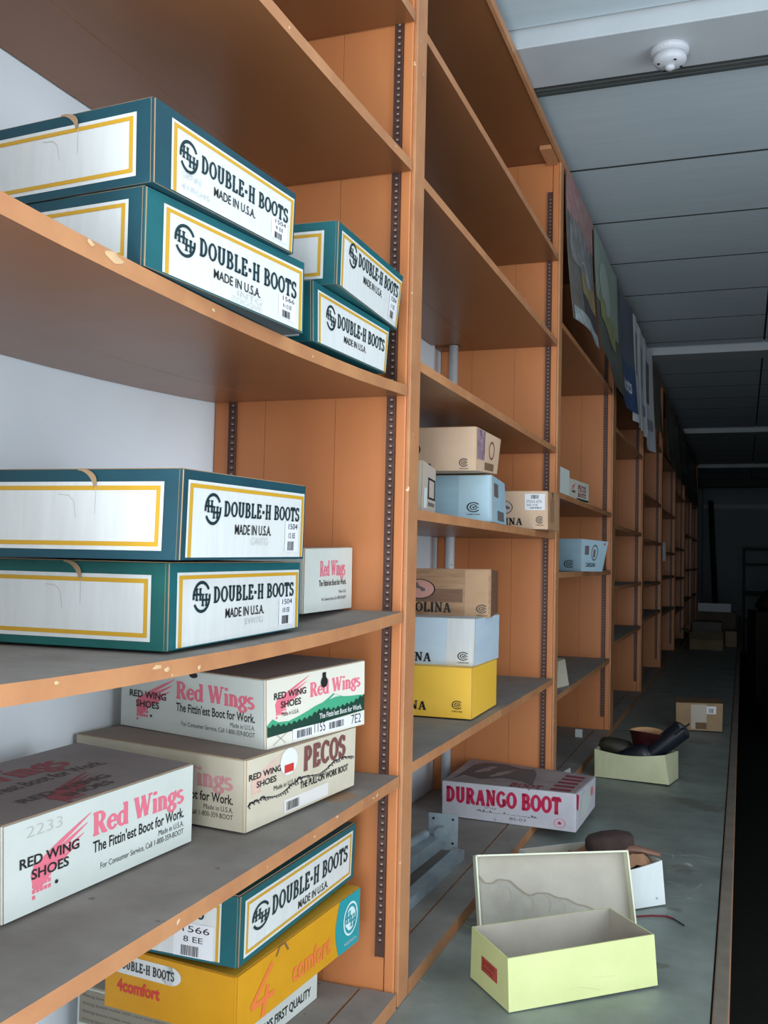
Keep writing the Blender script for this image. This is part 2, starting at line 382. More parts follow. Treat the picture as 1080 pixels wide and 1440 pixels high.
# corners of each box in metres: b0 b1 b3 b2 t0 t1 t3 t2
BOX = {
  'dh_a': [[-0.6016,0.879,1.883],[-0.5698,1.2139,1.8832],[-0.8592,1.2402,1.8831],[-0.8906,0.9053,1.883],[-0.6021,0.8791,1.9697],[-0.5703,1.2136,1.9811],[-0.8595,1.24,1.9791],[-0.8907,0.9054,1.9734]],
  'dh_b': [[-0.592,0.8774,1.972],[-0.5671,1.1703,1.9797],[-0.866,1.1963,1.9759],[-0.8911,0.9029,1.972],[-0.5935,0.8766,2.0645],[-0.5657,1.1714,2.062],[-0.8654,1.1968,2.0636],[-0.8919,0.9025,2.0649]],
  'dh_c': [[-0.6059,1.3265,1.899],[-0.5968,1.6205,1.9045],[-0.8954,1.6337,1.9018],[-0.9062,1.3388,1.899],[-0.6081,1.3254,1.9911],[-0.5924,1.6226,1.9862],[-0.8932,1.6347,1.9877],[-0.9073,1.3383,1.9901]],
  'dh_d': [[-0.5834,1.3574,1.992],[-0.5952,1.6684,1.993],[-0.8929,1.6619,1.9925],[-0.8832,1.3501,1.992],[-0.5827,1.3577,2.0903],[-0.5862,1.6717,2.0916],[-0.8884,1.6635,2.0915],[-0.8828,1.3503,2.0909]],
  'dh_e': [[-0.6359,1.0019,1.462],[-0.6402,1.3762,1.4676],[-0.9404,1.3727,1.4648],[-0.936,0.9982,1.462],[-0.6367,1.0015,1.5659],[-0.6407,1.3762,1.5678],[-0.9406,1.3727,1.5672],[-0.9364,0.998,1.5662]],
  'dh_f': [[-0.5987,0.962,1.5699],[-0.6102,1.3203,1.5736],[-0.9097,1.3111,1.5708],[-0.8983,0.9527,1.569],[-0.5973,0.9627,1.6738],[-0.6089,1.3208,1.6809],[-0.909,1.3113,1.6775],[-0.8976,0.953,1.674]],
  'rw_g': [[-0.7054,1.5337,1.4771],[-0.7395,1.8319,1.4773],[-0.9587,1.8061,1.4771],[-0.9246,1.5079,1.477],[-0.7067,1.5332,1.599],[-0.7422,1.8308,1.5998],[-0.9601,1.8056,1.599],[-0.9246,1.5079,1.5983]],
  'rw_h': [[-0.7506,0.8758,1.1721],[-0.7312,1.2319,1.172],[-0.9426,1.2478,1.1738],[-0.9672,0.8901,1.172],[-0.7547,0.8745,1.2764],[-0.7315,1.2317,1.2791],[-0.94,1.2485,1.2886],[-0.9678,0.8898,1.2813]],
  'pecos': [[-0.6808,1.2977,1.172],[-0.6405,1.6239,1.1779],[-0.9722,1.6681,1.175],[-1.0135,1.3411,1.172],[-0.6824,1.297,1.2765],[-0.6397,1.6244,1.2791],[-0.9706,1.6688,1.2798],[-1.0131,1.3411,1.2817]],
  'rw_j': [[-0.6898,1.3748,1.278],[-0.6337,1.6498,1.2805],[-0.9404,1.7139,1.2801],[-0.9972,1.4379,1.2838],[-0.6927,1.3736,1.3844],[-0.6355,1.649,1.3933],[-0.9415,1.7135,1.3908],[-0.9981,1.4378,1.3887]],
  'dh_k': [[-0.6784,1.2816,0.985],[-0.6692,1.7039,0.9921],[-0.9484,1.7106,0.9886],[-0.9577,1.288,0.985],[-0.6775,1.2818,1.0857],[-0.6666,1.705,1.09],[-0.947,1.7111,1.088],[-0.9569,1.2881,1.0859]],
  'orange': [[-0.6767,1.2765,0.888],[-0.6495,1.6855,0.888],[-0.8837,1.7015,0.888],[-0.9084,1.2932,0.8891],[-0.6769,1.2765,0.9743],[-0.6485,1.6857,0.9824],[-0.8826,1.7018,0.9801],[-0.9084,1.2932,0.9808]],
  'low_m': [[-0.7573,1.3274,0.772],[-0.7286,1.6863,0.772],[-0.9678,1.7054,0.772],[-0.9965,1.3466,0.772],[-0.7573,1.3274,0.884],[-0.7286,1.6863,0.884],[-0.9678,1.7054,0.884],[-0.9965,1.3466,0.884]],
  'car_n': [[-0.6117,2.3146,1.795],[-0.6186,2.5549,1.8069],[-0.9165,2.5532,1.801],[-0.9119,2.3115,1.795],[-0.6124,2.3139,1.9024],[-0.61,2.5587,1.9007],[-0.9122,2.5551,1.9016],[-0.9122,2.3112,1.9025]],
  'car_o': [[-0.605,2.4573,1.676],[-0.6276,2.7186,1.676],[-0.863,2.7089,1.676],[-0.8476,2.4447,1.676],[-0.6069,2.456,1.7963],[-0.6349,2.7158,1.7949],[-0.8688,2.7067,1.7944],[-0.8486,2.4441,1.7951]],
  'car_p': [[-0.562,2.9961,1.676],[-0.5635,3.1962,1.676],[-0.8641,3.1928,1.676],[-0.8624,2.9928,1.676],[-0.5636,2.9952,1.7931],[-0.5661,3.1947,1.7974],[-0.8655,3.192,1.795],[-0.8632,2.9923,1.7928]],
  'car_r': [[-0.6178,2.508,1.4274],[-0.6631,2.776,1.427],[-0.9574,2.7422,1.427],[-0.9188,2.4719,1.4272],[-0.618,2.5076,1.5532],[-0.6631,2.7757,1.547],[-0.9574,2.7421,1.5466],[-0.9189,2.4717,1.5497]],
  'car_s': [[-0.6314,2.4004,1.3088],[-0.636,2.6805,1.3079],[-0.9356,2.6754,1.307],[-0.931,2.3953,1.3079],[-0.6298,2.4009,1.4295],[-0.6352,2.6808,1.4277],[-0.9356,2.6754,1.4258],[-0.9302,2.3955,1.4277]],
  'car_t': [[-0.6248,2.3581,1.1865],[-0.6301,2.638,1.1852],[-0.9302,2.6326,1.184],[-0.925,2.3527,1.1852],[-0.6252,2.3578,1.3113],[-0.6303,2.6379,1.3085],[-0.9302,2.6326,1.3057],[-0.9252,2.3525,1.3085]],
  'kraft': [[-0.3112,5.2147,0.744],[-0.0923,5.2246,0.7488],[-0.1022,5.4257,0.7464],[-0.3294,5.4125,0.744],[-0.314,5.2136,0.8787],[-0.0891,5.2259,0.886],[-0.1006,5.4264,0.8847],[-0.3308,5.412,0.8811]],
  'yellow': [[-0.4013,1.8259,0.744],[-0.1534,2.0489,0.7472],[-0.2626,2.1666,0.745],[-0.5067,1.9446,0.7458],[-0.4049,1.8245,0.8423],[-0.1608,2.0462,0.8461],[-0.2629,2.1665,0.8456],[-0.5055,1.9452,0.8448]],
  'durango': [[-0.4653,2.9917,0.772],[-0.454,3.3146,0.7766],[-0.8732,3.3275,0.7748],[-0.8834,3.0047,0.7749],[-0.4658,2.9913,0.8845],[-0.4529,3.3157,0.8736],[-0.8763,3.3261,0.8915],[-0.8847,3.0044,0.8808]],
  'bootbox': [[-0.2554,3.8765,0.7492],[-0.2316,4.0347,0.7444],[-0.5131,4.0851,0.744],[-0.539,3.9266,0.744],[-0.2713,3.8706,0.8598],[-0.2332,4.0342,0.8504],[-0.5147,4.0844,0.8522],[-0.5403,3.9258,0.8507]],
  'whitebox': [[-0.3821,2.3373,0.7448],[-0.1733,2.5388,0.7456],[-0.3173,2.6842,0.7448],[-0.5262,2.4826,0.7451],[-0.3854,2.3361,0.8506],[-0.1823,2.5355,0.8517],[-0.3206,2.683,0.8506],[-0.5262,2.4826,0.8517]],
  'car_v': [[-0.6064,3.95,1.553],[-0.4712,4.0446,1.553],[-0.5573,4.1675,1.553],[-0.6924,4.0729,1.553],[-0.6064,3.95,1.671],[-0.4712,4.0446,1.671],[-0.5573,4.1675,1.671],[-0.6924,4.0729,1.671]],
  'u_rw': [[-0.6336,4.35,1.827],[-0.6136,4.35,1.827],[-0.6136,4.52,1.827],[-0.6336,4.52,1.827],[-0.6336,4.35,1.902],[-0.6136,4.35,1.902],[-0.6136,4.52,1.902],[-0.6336,4.52,1.902]],
  'w': [[-0.6141,3.7274,1.122],[-0.6107,3.8274,1.122],[-0.8105,3.8344,1.122],[-0.814,3.7344,1.122],[-0.6141,3.7274,1.222],[-0.6107,3.8274,1.222],[-0.8105,3.8344,1.222],[-0.814,3.7344,1.222]],
}

# ============================================================ THE SETTING
ZC=.742; WX=-1.022; CZ=3.048; YB=19.2; YF=-.8; XR=2.0
mb=MB(); mb.box(WX-.12,XR+.12,YF-.12,YB+.12,-.1,0); link('floor',mb,CARPET,kind='structure')
mb=MB(); mb.box(WX-.12,WX,YF,YB,0,CZ); link('wall_left',mb,WALL,kind='structure')
mb=MB(); mb.box(WX-.12,XR+.12,YB,YB+.12,0,CZ); link('wall_back',mb,FARWALL,kind='structure')
mb=MB(); mb.box(XR,XR+.12,2.25,YB,0,CZ+.1); mb.box(XR,XR+.12,YF,-.45,0,CZ+.1); mb.box(XR,XR+.12,-.45,2.25,0,.42); mb.box(XR,XR+.12,-.45,2.25,2.8,CZ+.1); link('wall_right',mb,SIDEWALL,kind='structure')
mb=MB(); mb.box(WX-.12,XR+.12,YF-.12,YF,0,.35); mb.box(WX-.12,XR+.12,YF-.12,YF,2.8,CZ+.1); mb.box(WX-.12,-.95,YF-.12,YF,.35,2.8); mb.box(.37,XR+.12,YF-.12,YF,.35,2.8)
link('wall_front',mb,FARWALL,kind='structure')
mb=MB()
for q in (-.92,.34): mb.box(q-.03,q+.03,YF-.1,YF-.03,.35,2.8)
for z in (.35,2.74): mb.box(-.89,.31,YF-.09,YF-.04,z,z+.06)
link('window_1',mb,BEAM,kind='structure')
mb=MB()
for i in range(4):
    q=-.42+2.64*i/3; mb.box(XR+.03,XR+.1,q-.03,q+.03,.42,2.8)
for z in (.42,2.74): mb.box(XR+.04,XR+.09,-.39,2.19,z,z+.06)
link('window_2',mb,BEAM,kind='structure')
# ceiling: backing, 2 ft panels with dark joints, beams
ce=thing('ceiling',(2,8,CZ),kind='structure')
mb=MB(); mb.box(WX-.12,XR+.12,YF-.12,YB+.12,CZ+.022,CZ+.12); link('ceiling_backing',mb,GAP,ce)
beams=[(2.62,2.86),(6.86,7.12),(11.08,11.34),(15.08,15.34)]
seams=[]
first=[3.65,7.85,12.05,16.1]
segs=[(YF,2.62),(2.86,6.86),(7.12,11.08),(11.34,15.08),(15.34,YB)]
cols_x=[(WX,.118),(.130,1.32),(1.332,XR)]
for (a,b) in segs:
    ys=[a+.02]; 
    k={2.86:3.65,7.12:7.85,11.34:12.06,15.34:16.06,YF:-.57+.305}[a]
    while k<b-.1: ys.append(k); k+=.61
    ys.append(b-.004)
    for y0,y1 in zip(ys[:-1],ys[1:]):
        for (x0,x1) in cols_x:
            mb=MB(); mb.box(x0,x1,y0+.008,y1-.008,CZ,CZ+.02,1); mb.mi[0]=0
            link('ceiling_panel',mb,[CEIL,GAP],ce)
for y0,y1 in beams:
    mb=MB(); mb.box(WX,XR,y0,y1,2.997,CZ+.02); link('beam',mb,BEAM,ce,bevel=.003)
# dark metal trough seen just behind the near beam
TRG=mat('trough_metal',(120,124,120),.6); mb=MB(); mb.box(WX,XR,2.862,2.925,3.004,3.016); link('beam_trim',mb,TRG,ce)
for yy in (2.868,2.893,2.916): mb=MB(); mb.box(WX,XR,yy,yy+.006,2.998,3.004); link('beam_rib',mb,GAP,ce)
# far end: pilaster, header and a rail on the back wall
mb=MB(); mb.box(WX,-.70,YB-.5,YB,0,3.0); link('trim_1',mb,FARWALL,kind='structure')
mb=MB(); mb.box(-.69,XR,YB-.06,YB,2.62,2.70); mb.box(-.69,XR,YB-.09,YB,2.98,3.03); link('trim_2',mb,BEAM,kind='structure')
mb=MB(); mb.box(-.69,1.6,16.6,16.9,2.83,2.95); link('trim_3',mb,BLACKM,kind='structure')

# ============================================================ COUNTER
ct=thing('display_counter',(-.3,8,0),'long grey linoleum display counter running under the orange shelving with a worn wooden edge','counter')
mb=MB(); mb.box(WX+.001,-.06,.0,17.5,0.001,ZC-.035); link('cabinet_base',mb,DARKCARD,ct)
ys=[0,2.62,5.4,8.2,11,14,17.5]
for a,b in zip(ys[:-1],ys[1:]):
    mb=MB(); mb.box(-.6,-.053,a+.001,b-.001,ZC-.03,ZC); link('counter_panel',mb,COUNTER,ct)
mb=MB(); mb.box(-.6,-.053,0,17.5,ZC-.034,ZC-.031); link('underlay',mb,DARK,ct)
mb=MB(); mb.box(-.053,-.049,0,17.5,ZC-.03,ZC-.006); link('edge_joint',mb,DARK,ct)
mb=MB(); mb.box(-.049,-.020,0,17.5,ZC-.05,ZC+.003,0); mb.mi[1]=1; link('edge_moulding',mb,[EDGE,EDGETOP],ct,bevel=.003)
# paint drips and scratches on the counter: thin worn marks of their own
mb=MB()
rd=random.Random(4)
for k in range(46):
    x=-.58+.5*rd.random(); y=1.3+2.9*rd.random()**1.3; l=.02+.05*rd.random(); a=rd.random()*3.1
    mb.add([(x,y,ZC+.0006),(x+l*math.cos(a),y+l*math.sin(a),ZC+.0006),(x+l*math.cos(a+.06),y+l*math.sin(a+.06),ZC+.0006)],[(0,1,2)])
for (x0,x1,y) in ((-.43,-.08,2.95),):
    n=14; pts=[(x0+(x1-x0)*i/n, y+.012*math.sin(i*1.7)+.004*i) for i in range(n+1)]
    v,f=stroke(pts,.004); mb.add([(p[0],p[1],ZC+.0007) for p in v],f)
link('scratch_marks',mb,mat('scratch',(176,180,172),.7),ct,kind='stuff')

# ============================================================ SHELVING
# uprights: (near face, thickness)
DIV=[(.185,.06),(1.764,.062),(3.348,.06),(4.87,.12),(6.41,.10),(7.98,.08),(9.62,.09),(11.2,.09),(12.8,.09),(14.4,.09)]
ZT=2.968
ordn=['first','second','third','fourth','fifth','sixth','seventh','eighth','ninth','tenth']
def slot_strip(x,y,z0,z1,parent,facing=-1,step=.0127):
    mb=MB(); yy=(y-.0035,y) if facing<0 else (y,y+.0035)
    w=.0085
    mb.box(x-w,x-w+.002,y-.006,y,z0,z1); mb.box(x+w-.002,x+w,y-.006,y,z0,z1)
    mb.box(x-w+.002,x+w-.002,y-.0045,y,z0,z1)
    s=link('slotted_strip',mb,BROWN_METAL,parent)
    mb=MB(); md=MB(); z=z0+.03
    while z<z1-.02:
        mb.box(x-.0008,x+.0034,y-.0062,y-.0046,z,z+.003,0)
        mb.box(x-.003,x+.005,y-.0052,y-.0046,z-.0045,z,1)
        z+=step
    link('slot_row',mb,[SLOT,SLOTDARK],s,kind='stuff')
for i,(y,t) in enumerate(DIV):
    desc=['plain orange upright at the near end of the shelving, nearest the camera',
      'broad orange upright with brown slotted strips, directly right of the stacked teal boxes',
      'orange upright between the tan stencilled boxes and the bay with posters on top',
      'orange upright just right of the pale blue box and under the first hanging posters',
      'dim orange upright under the white hanging sheets',
      'dim brown upright with the small white tag beside it'][i] if i<6 else 'dim upright %s from the far end of the shelving'%{6:'fourth',7:'third',8:'second',9:'last, nearest'}[i]
    if i==9: desc='dark upright at the very far end of the shelving'
    u=thing('shelf_upright',(-.8,y+t/2,ZC),desc,'upright','uprights of the orange shelving')
    # side panel of boards with hairline joints, front stile, nosing
    xs=[WX+.002,-.905,-.752,-.6265]
    for a,b in zip(xs[:-1],xs[1:]):
        mb=MB(); mb.box(a+.0004,b-.0004,y,y+t,ZC+.001,ZT-.001); link('board',mb,ORANGE,u)
    mb=MB(); mb.box(-.6255,-.606,y-.0015,y+t*.55,ZC+.001,ZT-.001); link('front_stile',mb,ORANGE,u,bevel=.002)
    mb=MB(); mb.box(-.606,-.598,y+.002,y+t,ZC+.001,ZT-.001); mb.box(-.6255,-.606,y+t*.55,y+t,ZC+.001,ZT-.001); link('nosing',mb,EDGE,u,bevel=.002)
    z0=.833; z1={1:2.94,2:2.86}.get(i,2.85)
    if i>0:
        slot_strip(-.6345,y,z0,z1,u, step=.0127 if i<4 else .0254)
        if i<5: slot_strip(-.977,y,z0,z1,u, step=.0127 if i<3 else .0254)
# shelves: per bay (undersides)
BAYS=[ (0,[(1.151,.003),(1.457,.019),(1.887,.026),(2.323,.0155),(2.618,.01)]),
       (1,[(1.162,0),(1.654,0),(1.948,0),(2.318,0),(2.615,0)]),
       (2,[(1.095,0),(1.521,.0),(1.80,.0),(2.401,0)]),
       (3,[(1.165,0),(1.44,0),(1.749,0),(2.239,0),(2.43,0)]),
       (4,[(1.20,0),(1.42,0),(1.72,0),(2.02,0),(2.45,0)]),
       (5,[(1.16,0),(1.45,0),(1.66,0),(2.0,0),(2.45,0)]),
       (6,[(1.10,0),(1.42,0),(1.72,0),(2.25,0)]),
       (7,[(1.16,0),(1.5,0),(1.9,0),(2.35,0)]),
       (8,[(1.16,0),(1.5,0),(1.9,0),(2.35,0)]) ]
baydesc=['nearest bay','second bay from the camera','third bay from the camera','fourth bay under the white sheets','fifth bay','sixth bay','seventh bay','eighth bay','farthest bay']
under={ (0,0):'dusty shelf carrying the off-white boxes with pink lettering in the nearest bay',
 (0,1):'shelf carrying the two large teal boxes with thumb notches in the nearest bay',
 (0,2):'sagging shelf carrying four teal boxes at upper left, chipped along its edge',
 (0,3):'empty shelf right above the upper teal boxes',
 (0,4):'highest shelf at top left, only its underside and edge seen',
 (1,0):'dusty shelf under the sunny yellow box in the second bay',
 (1,1):'shelf carrying the tan and pale blue boxes in the second bay',
 (1,2):'empty shelf just above the tan boxes in the second bay',
 (1,3):'empty shelf with a white pipe ending under it in the second bay',
 (1,4):'highest empty shelf of the second bay',
 (2,0):'low dusty shelf with a small cream box at its left in the third bay',
 (2,1):'shelf carrying the pale blue box in the third bay',
 (2,2):'shelf carrying the small white box with red lettering in the third bay',
 (2,3):'shelf right under the hanging posters in the third bay'}
def shelf_mesh(mb,x0,x1,y0,y1,z,th,sag,yc,hf,notch=None):
    n=12 if sag else 1
    vs=[];fs=[]
    for i in range(n+1):
        y=y0+(y1-y0)*i/n; s=sag*(1-((y-yc)/hf)**2) if sag else 0
        vs+= [(x0,y,z-s),(x1,y,z-s),(x1,y,z+th-s),(x0,y,z+th-s)]
    top=[];side=[]
    for i in range(n):
        a=4*i;b=a+4
        mb.add([vs[k] for k in (a+3,a+2,b+2,b+3)],[(0,1,2,3)],1)      # top
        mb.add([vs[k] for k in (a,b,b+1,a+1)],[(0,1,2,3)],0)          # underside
        mb.add([vs[k] for k in (a+1,b+1,b+2,a+2)],[(0,1,2,3)],2)      # front
        mb.add([vs[k] for k in (a,a+3,b+3,b)],[(0,1,2,3)],0)
    mb.add([vs[k] for k in (0,1,2,3)],[(0,1,2,3)],0); mb.add([vs[4*n+k] for k in (3,2,1,0)],[(0,1,2,3)],0)
for bi,shs in BAYS:
    ya=DIV[bi][0]+DIV[bi][1]+.001; yb=DIV[bi+1][0]-.007 if bi<9 else 0
    yc=(ya+yb)/2; hf=(yb-ya)/2
    for k,(z,sag) in enumerate(shs):
        if (bi,k) in under: d=under[(bi,k)]
        else: d='dim empty shelf, %s from the counter in the %s'%(ordn[k],baydesc[bi])
        s=thing('shelf',(-.8,yc,z),d,'shelf','shelves of the orange shelving')
        th=.02
        mb=MB(); shelf_mesh(mb,-.868,-.6015,ya,yb,z,th,sag,yc,hf)
        link('plank',mb,[UNDER_SHADE,DUST,EDGE],s)
        mb=MB()
        if bi==1 and k<4:
            shelf_mesh(mb,-.925,-.8695,ya,yb,z,th,sag,yc,hf); shelf_mesh(mb,-1.018,-.925,ya,3.225,z,th,0,yc,hf); shelf_mesh(mb,-1.018,-.925,3.272,yb,z,th,0,yc,hf)
        else: shelf_mesh(mb,-1.018,-.8695,ya,yb,z,th,sag,yc,hf)
        link('plank',mb,[UNDER_SHADE,DUST,EDGE],s)
    # base board with a separate front strip
    s=thing('base_board',(-.8,yc,ZC+.001),'dusty bottom board lying on the counter in the %s'%baydesc[bi],'shelf','bottom boards of the shelving')
    mb=MB(); shelf_mesh(mb,-1.018,-.672,ya,yb,ZC+.001,.0285,0,yc,hf); link('plank',mb,[UNDER_SHADE,DUST,EDGE],s)
    if bi<7:
        mb=MB(); shelf_mesh(mb,-.667,-.598,ya,yb,ZC+.001,.0295,0,yc,hf); link('front_strip',mb,[UNDER_SHADE,DUST,EDGE],s)
    # top board
    s=thing('top_board',(-.8,yc,ZT-.02),'thin orange board closing the top of the %s'%baydesc[bi],'shelf','top boards of the shelving')
    mb=MB(); shelf_mesh(mb,-1.018,-.604,ya-.03 if bi else ya,yb+.037,ZT,.018,0,yc,hf); link('plank',mb,[UNDER_SHADE,DUST,EDGE],s)
    mb=MB(); mb.box(-.604,-.594,ya-.03,yb+.036,ZT-.004,ZT+.02); link('front_lip',mb,EDGE,s)
# small pale cleats nailed at the top of the second bay
mb=MB(); mb.box(-.645,-.607,3.20,3.34,ZT-.0145,ZT-.0005); link('cleat',mb,EDGE,None)
tag(bpy.context.scene.objects['cleat'],'short orange wooden cleat nailed under the top board of the second bay','cleat')

# white pipe in the second bay
mb=MB(); mb.tube([(-.945,3.249,ZC+.03),(-.945,3.249,2.3175)],.0155,14); o=link('pipe',mb,PIPE,smooth=False)
for p in o.data.polygons: p.use_smooth=len(p.vertices)==4
tag(o,'slim white vertical pipe standing at the back of the second bay','pipe')

# chips where the paint has come off the shelf edges
CHIP=mat('bare_chip',(214,178,134),.7)
def chips(parent,pts,x=-.6012,seed=1):
    rd=random.Random(seed)
    for (y,z,w,h) in pts:
        n=9; mb=MB(); ring=[(x,y+w*math.cos(2*math.pi*k/n)*(.6+.6*rd.random()),z+h*math.sin(2*math.pi*k/n)*(.6+.6*rd.random())) for k in range(n)]
        mb.add([(x+.0008,y,z)]+[(x+.0002,a,b) for _,a,b in ring],[(0,1+k,1+(k+1)%n) for k in range(n)]); link('paint_chip',mb,CHIP,parent)
SH={}
for o in COL.objects:
    if o.name.startswith('shelf') and o.type=='EMPTY' and not o.name.startswith('shelf_'): SH[(round(o.location.y,1),round(o.location.z,3))]=o
def shelf_at(z): return [o for (yy,zz),o in SH.items() if abs(zz-z)<.002][0]
chips(shelf_at(1.887),[(.827,1.877,.016,.0055),(.79,1.880,.007,.003),(1.028,1.872,.004,.002),(1.32,1.874,.004,.002)],seed=2)
chips(shelf_at(1.457),[(.932,1.453,.010,.003),(.951,1.449,.006,.003),(.763,1.455,.004,.002),(1.02,1.444,.004,.003)],seed=3)
chips(shelf_at(1.151),[(1.37,1.158,.004,.002),(1.62,1.160,.005,.002)],seed=4)
chips(shelf_at(1.162),[(2.464,1.171,.003,.009),(2.566,1.172,.003,.009),(2.05,1.176,.006,.002)],seed=5)
chips(shelf_at(1.654),[(2.62,1.662,.003,.007)],seed=6)

# ============================================================ BOXES
def slabface(F,o0,o1,mats,name,parent,n=6,x0=0,x1=1,y0=0,y1=1):
    """thin raised card on a face: front in mats[0], cut edge in mats[1]"""
    mb=MB(); F.grid(mb,n,o1,0,x0,x1,y0,y1)
    e=[(x0+(x1-x0)*i/n,y0) for i in range(n)]+[(x1,y0+(y1-y0)*i/n) for i in range(n)]+[(x1-(x1-x0)*i/n,y1) for i in range(n)]+[(x0,y1-(y1-y0)*i/n) for i in range(n)]
    vs=[F.P(a,b,o) for (a,b) in e for o in (o0,o1)]; k=len(e)
    mb.add(vs,[(2*i,2*((i+1)%k),2*((i+1)%k)+1,2*i+1) for i in range(k)],1)
    return link(name,mb,mats,parent)
def carton(key,label,group,side,front,top,edge=KRAFT,lid=True,corners=None,cat='shoe box'):
    c=[Vector(p) for p in (corners or BOX[key])]
    base=sum((c[i] for i in range(4)),Vector())/4; base.z=min(v.z for v in c)
    root=thing('shoe_box',base,label,cat,group)
    b0,b1,b3,b2,t0,t1,t3,t2=c
    mb=MB()
    FR=Face(b0,b1,t1,t0); FF=Face(b2,b0,t0,t2); FT=Face(t0,t1,t3,t2)
    FR.grid(mb,8,0,0); FF.grid(mb,8,0,1); FT.grid(mb,8,0,2)
    Face(b1,b3,t3,t1).grid(mb,8,0,1); Face(b3,b2,t2,t3).grid(mb,8,0,0); Face(b0,b2,b3,b1).grid(mb,8,0,1)
    link('carton_body',mb,[side,front,top],root)
    slabface(FR,.0,.0016,[side,edge],'end_panel',root,x0=.006,x1=.997,y0=.004,y1=.996); FR.base=.0016
    slabface(FF,.0,.0012,[front,edge],'front_panel',root,x0=.004,x1=.992,y0=.004,y1=.992); FF.base=.0012
    if lid:
        slabface(FT,.0,.0012,[top,edge],'lid_flap',root,x0=.004,x1=.996,y0=.006,y1=.996); FT.base=.0012
    return root,FR,FF,FT
def notch(F,u,root,col=KRAFT,s=1.0):
    # torn thumb cut: kraft crescent with a dark slit under it
    mb=MB(); n=10; vs=[]
    for i in range(n+1):
        a=i/n; x=u-.085*s+.085*s*math.sin(a*1.5); y=1.0-.21*(1-math.cos(a*1.5))
        wdt=.003+.015*math.sin(a*2.6+.2)
        vs+= [F.P(x-wdt*s*.5,y-.012,.0010+.003*a),F.P(x+wdt*s*.9,y+.010,.0012+.003*a)]
    mb.add(vs,[(2*i,2*i+1,2*i+3,2*i+2) for i in range(n)]); link('thumb_tab',mb,col,root)
    F.put('slit',stroke([(0,1),(0.002,.6),(0,0)],.004),u,u+1,.45,.84,.0009,PENCIL,root) if False else None
    F.put('slit',rect(1),u-.0015,u+.0015,.50,.84,.0012,PENCIL,root)
    F.put('crease',stroke([(0,1),(.6,.95),(.9,.7),(1,.2),(1.02,0)],.04),u-.17,u-.09,.45,.72,.0012,PENCIL,root)
def sticker(F,x0,x1,y0,y1,l1,l2,root,seed=1):
    F.put('sticker',rect(2),x0,x1,y0,y1,.0013,mat('sticker_paper',(232,232,236),.45),root)
    w=x1-x0
    F.put('sticker_print',sans(l1),x0+.22*w,x1-.10*w,y0+(y1-y0)*.74,y0+(y1-y0)*.93,.0017,INK,root)
    F.put('sticker_print',sans(l2),x0+.25*w,x1-.26*w,y0+(y1-y0)*.45,y0+(y1-y0)*.62,.0017,INK,root)
    F.put('barcode',bars(8,seed),x0+.2*w,x1-.34*w,y0+(y1-y0)*.04,y0+(y1-y0)*.34,.0017,INK,root)
def hh_panel(F,root,sides='ltr',bot=.02,logo=(.145,.262),txt=(.285,.935),ty=(.50,.72),l=.045,top=.89,tilt=None,ink=DTEALINK,stk=None,seed=1,r_=.985,made=True):
    F.put('label_panel',rect(6),l,r_,bot,top,.0004,WHITE,root)
    F.put('gold_border',frame(sides,.022,.055),l+.012,r_-.008,bot+.0,top-.035,.0008,GOLD,root)
    F.put('emblem',emblem_dh(),logo[0],logo[1],ty[0]-.11,ty[1]+.08,.0012,ink,root)
    F.put('lettering',slab('DOUBLE-H BOOTS',.215,.12,.045),txt[0],txt[1],ty[0],ty[1],.0012,ink,root)
    if made: F.put('lettering',sans('MADE IN U.S.A.',.01),.37,.67,ty[0]-.21,ty[0]-.085,.0012,INK,root)
    if stk: sticker(F,.80,.93,bot+.07,ty[0]-.01,stk[0],stk[1],root,seed)
def ff_panel(F,root,x0=.0,x1=.93,y0=.10,y1=.86):
    F.put('label_panel',rect(6),x0+.02,x1,y0,y1,.0004,WHITE,root)
    F.put('gold_border',frame('ltrb',.02,.075),x0+.035,x1-.014,y0+.045,y1-.045,.0008,GOLD,root)
def scrawl(F,root,x0,x1,y0,y1,txt): F.put('pencil_note',sans(txt,-.012),x0,x1,y0,y1,.0018,PENCIL,root)

GA='teal boot boxes with gold bordered labels'
BOX['rw_g']=[[-.692,1.503,1.481],[-.705,1.752,1.481],[-.925,1.740,1.481],[-.912,1.491,1.481],[-.692,1.503,1.590],[-.706,1.752,1.596],[-.926,1.740,1.592],[-.912,1.491,1.590]]
r_,a,f,t=carton('dh_a','teal boot box reading 1566 8 1/2 EE, under another on the upper shelf',GA,TEAL,TEAL_DARK,TEAL)
hh_panel(a,r_,ty=(.43,.66),stk=('1566','8 1/2 EE'),seed=3,l=.09); ff_panel(f,r_); notch(f,.40,r_); scrawl(a,r_,.52,.68,.12,.20,'INTG'); scrawl(a,r_,.48,.68,.03,.10,'TOGGVE')
r_,a,f,t=carton('dh_b','teal boot box reading 1504 9 EE, highest at the near end of the upper shelf',GA,TEAL_DARK,TEAL_DARK,TEAL_DARK)
hh_panel(a,r_,ty=(.43,.655),stk=('1504','9 EE'),seed=5,l=.10); ff_panel(f,r_); notch(f,.66,r_); scrawl(a,r_,.16,.28,.24,.32,'GRNN'); scrawl(a,r_,.16,.34,.10,.17,'41RU4S')
r_,a,f,t=carton('dh_c','teal boot box without a size sticker, under the tilted box beside the upright',GA,TEAL,TEAL,TEAL)
hh_panel(a,r_,ty=(.42,.67),seed=7,l=.05); ff_panel(f,r_)
r_,a,f,t=carton('dh_d','teal boot box slightly askew on top of another, touching the slotted upright',GA,TEAL,TEAL,TEAL)
hh_panel(a,r_,ty=(.54,.755),stk=('1504','11 EE'),seed=9,l=.045); ff_panel(f,r_)
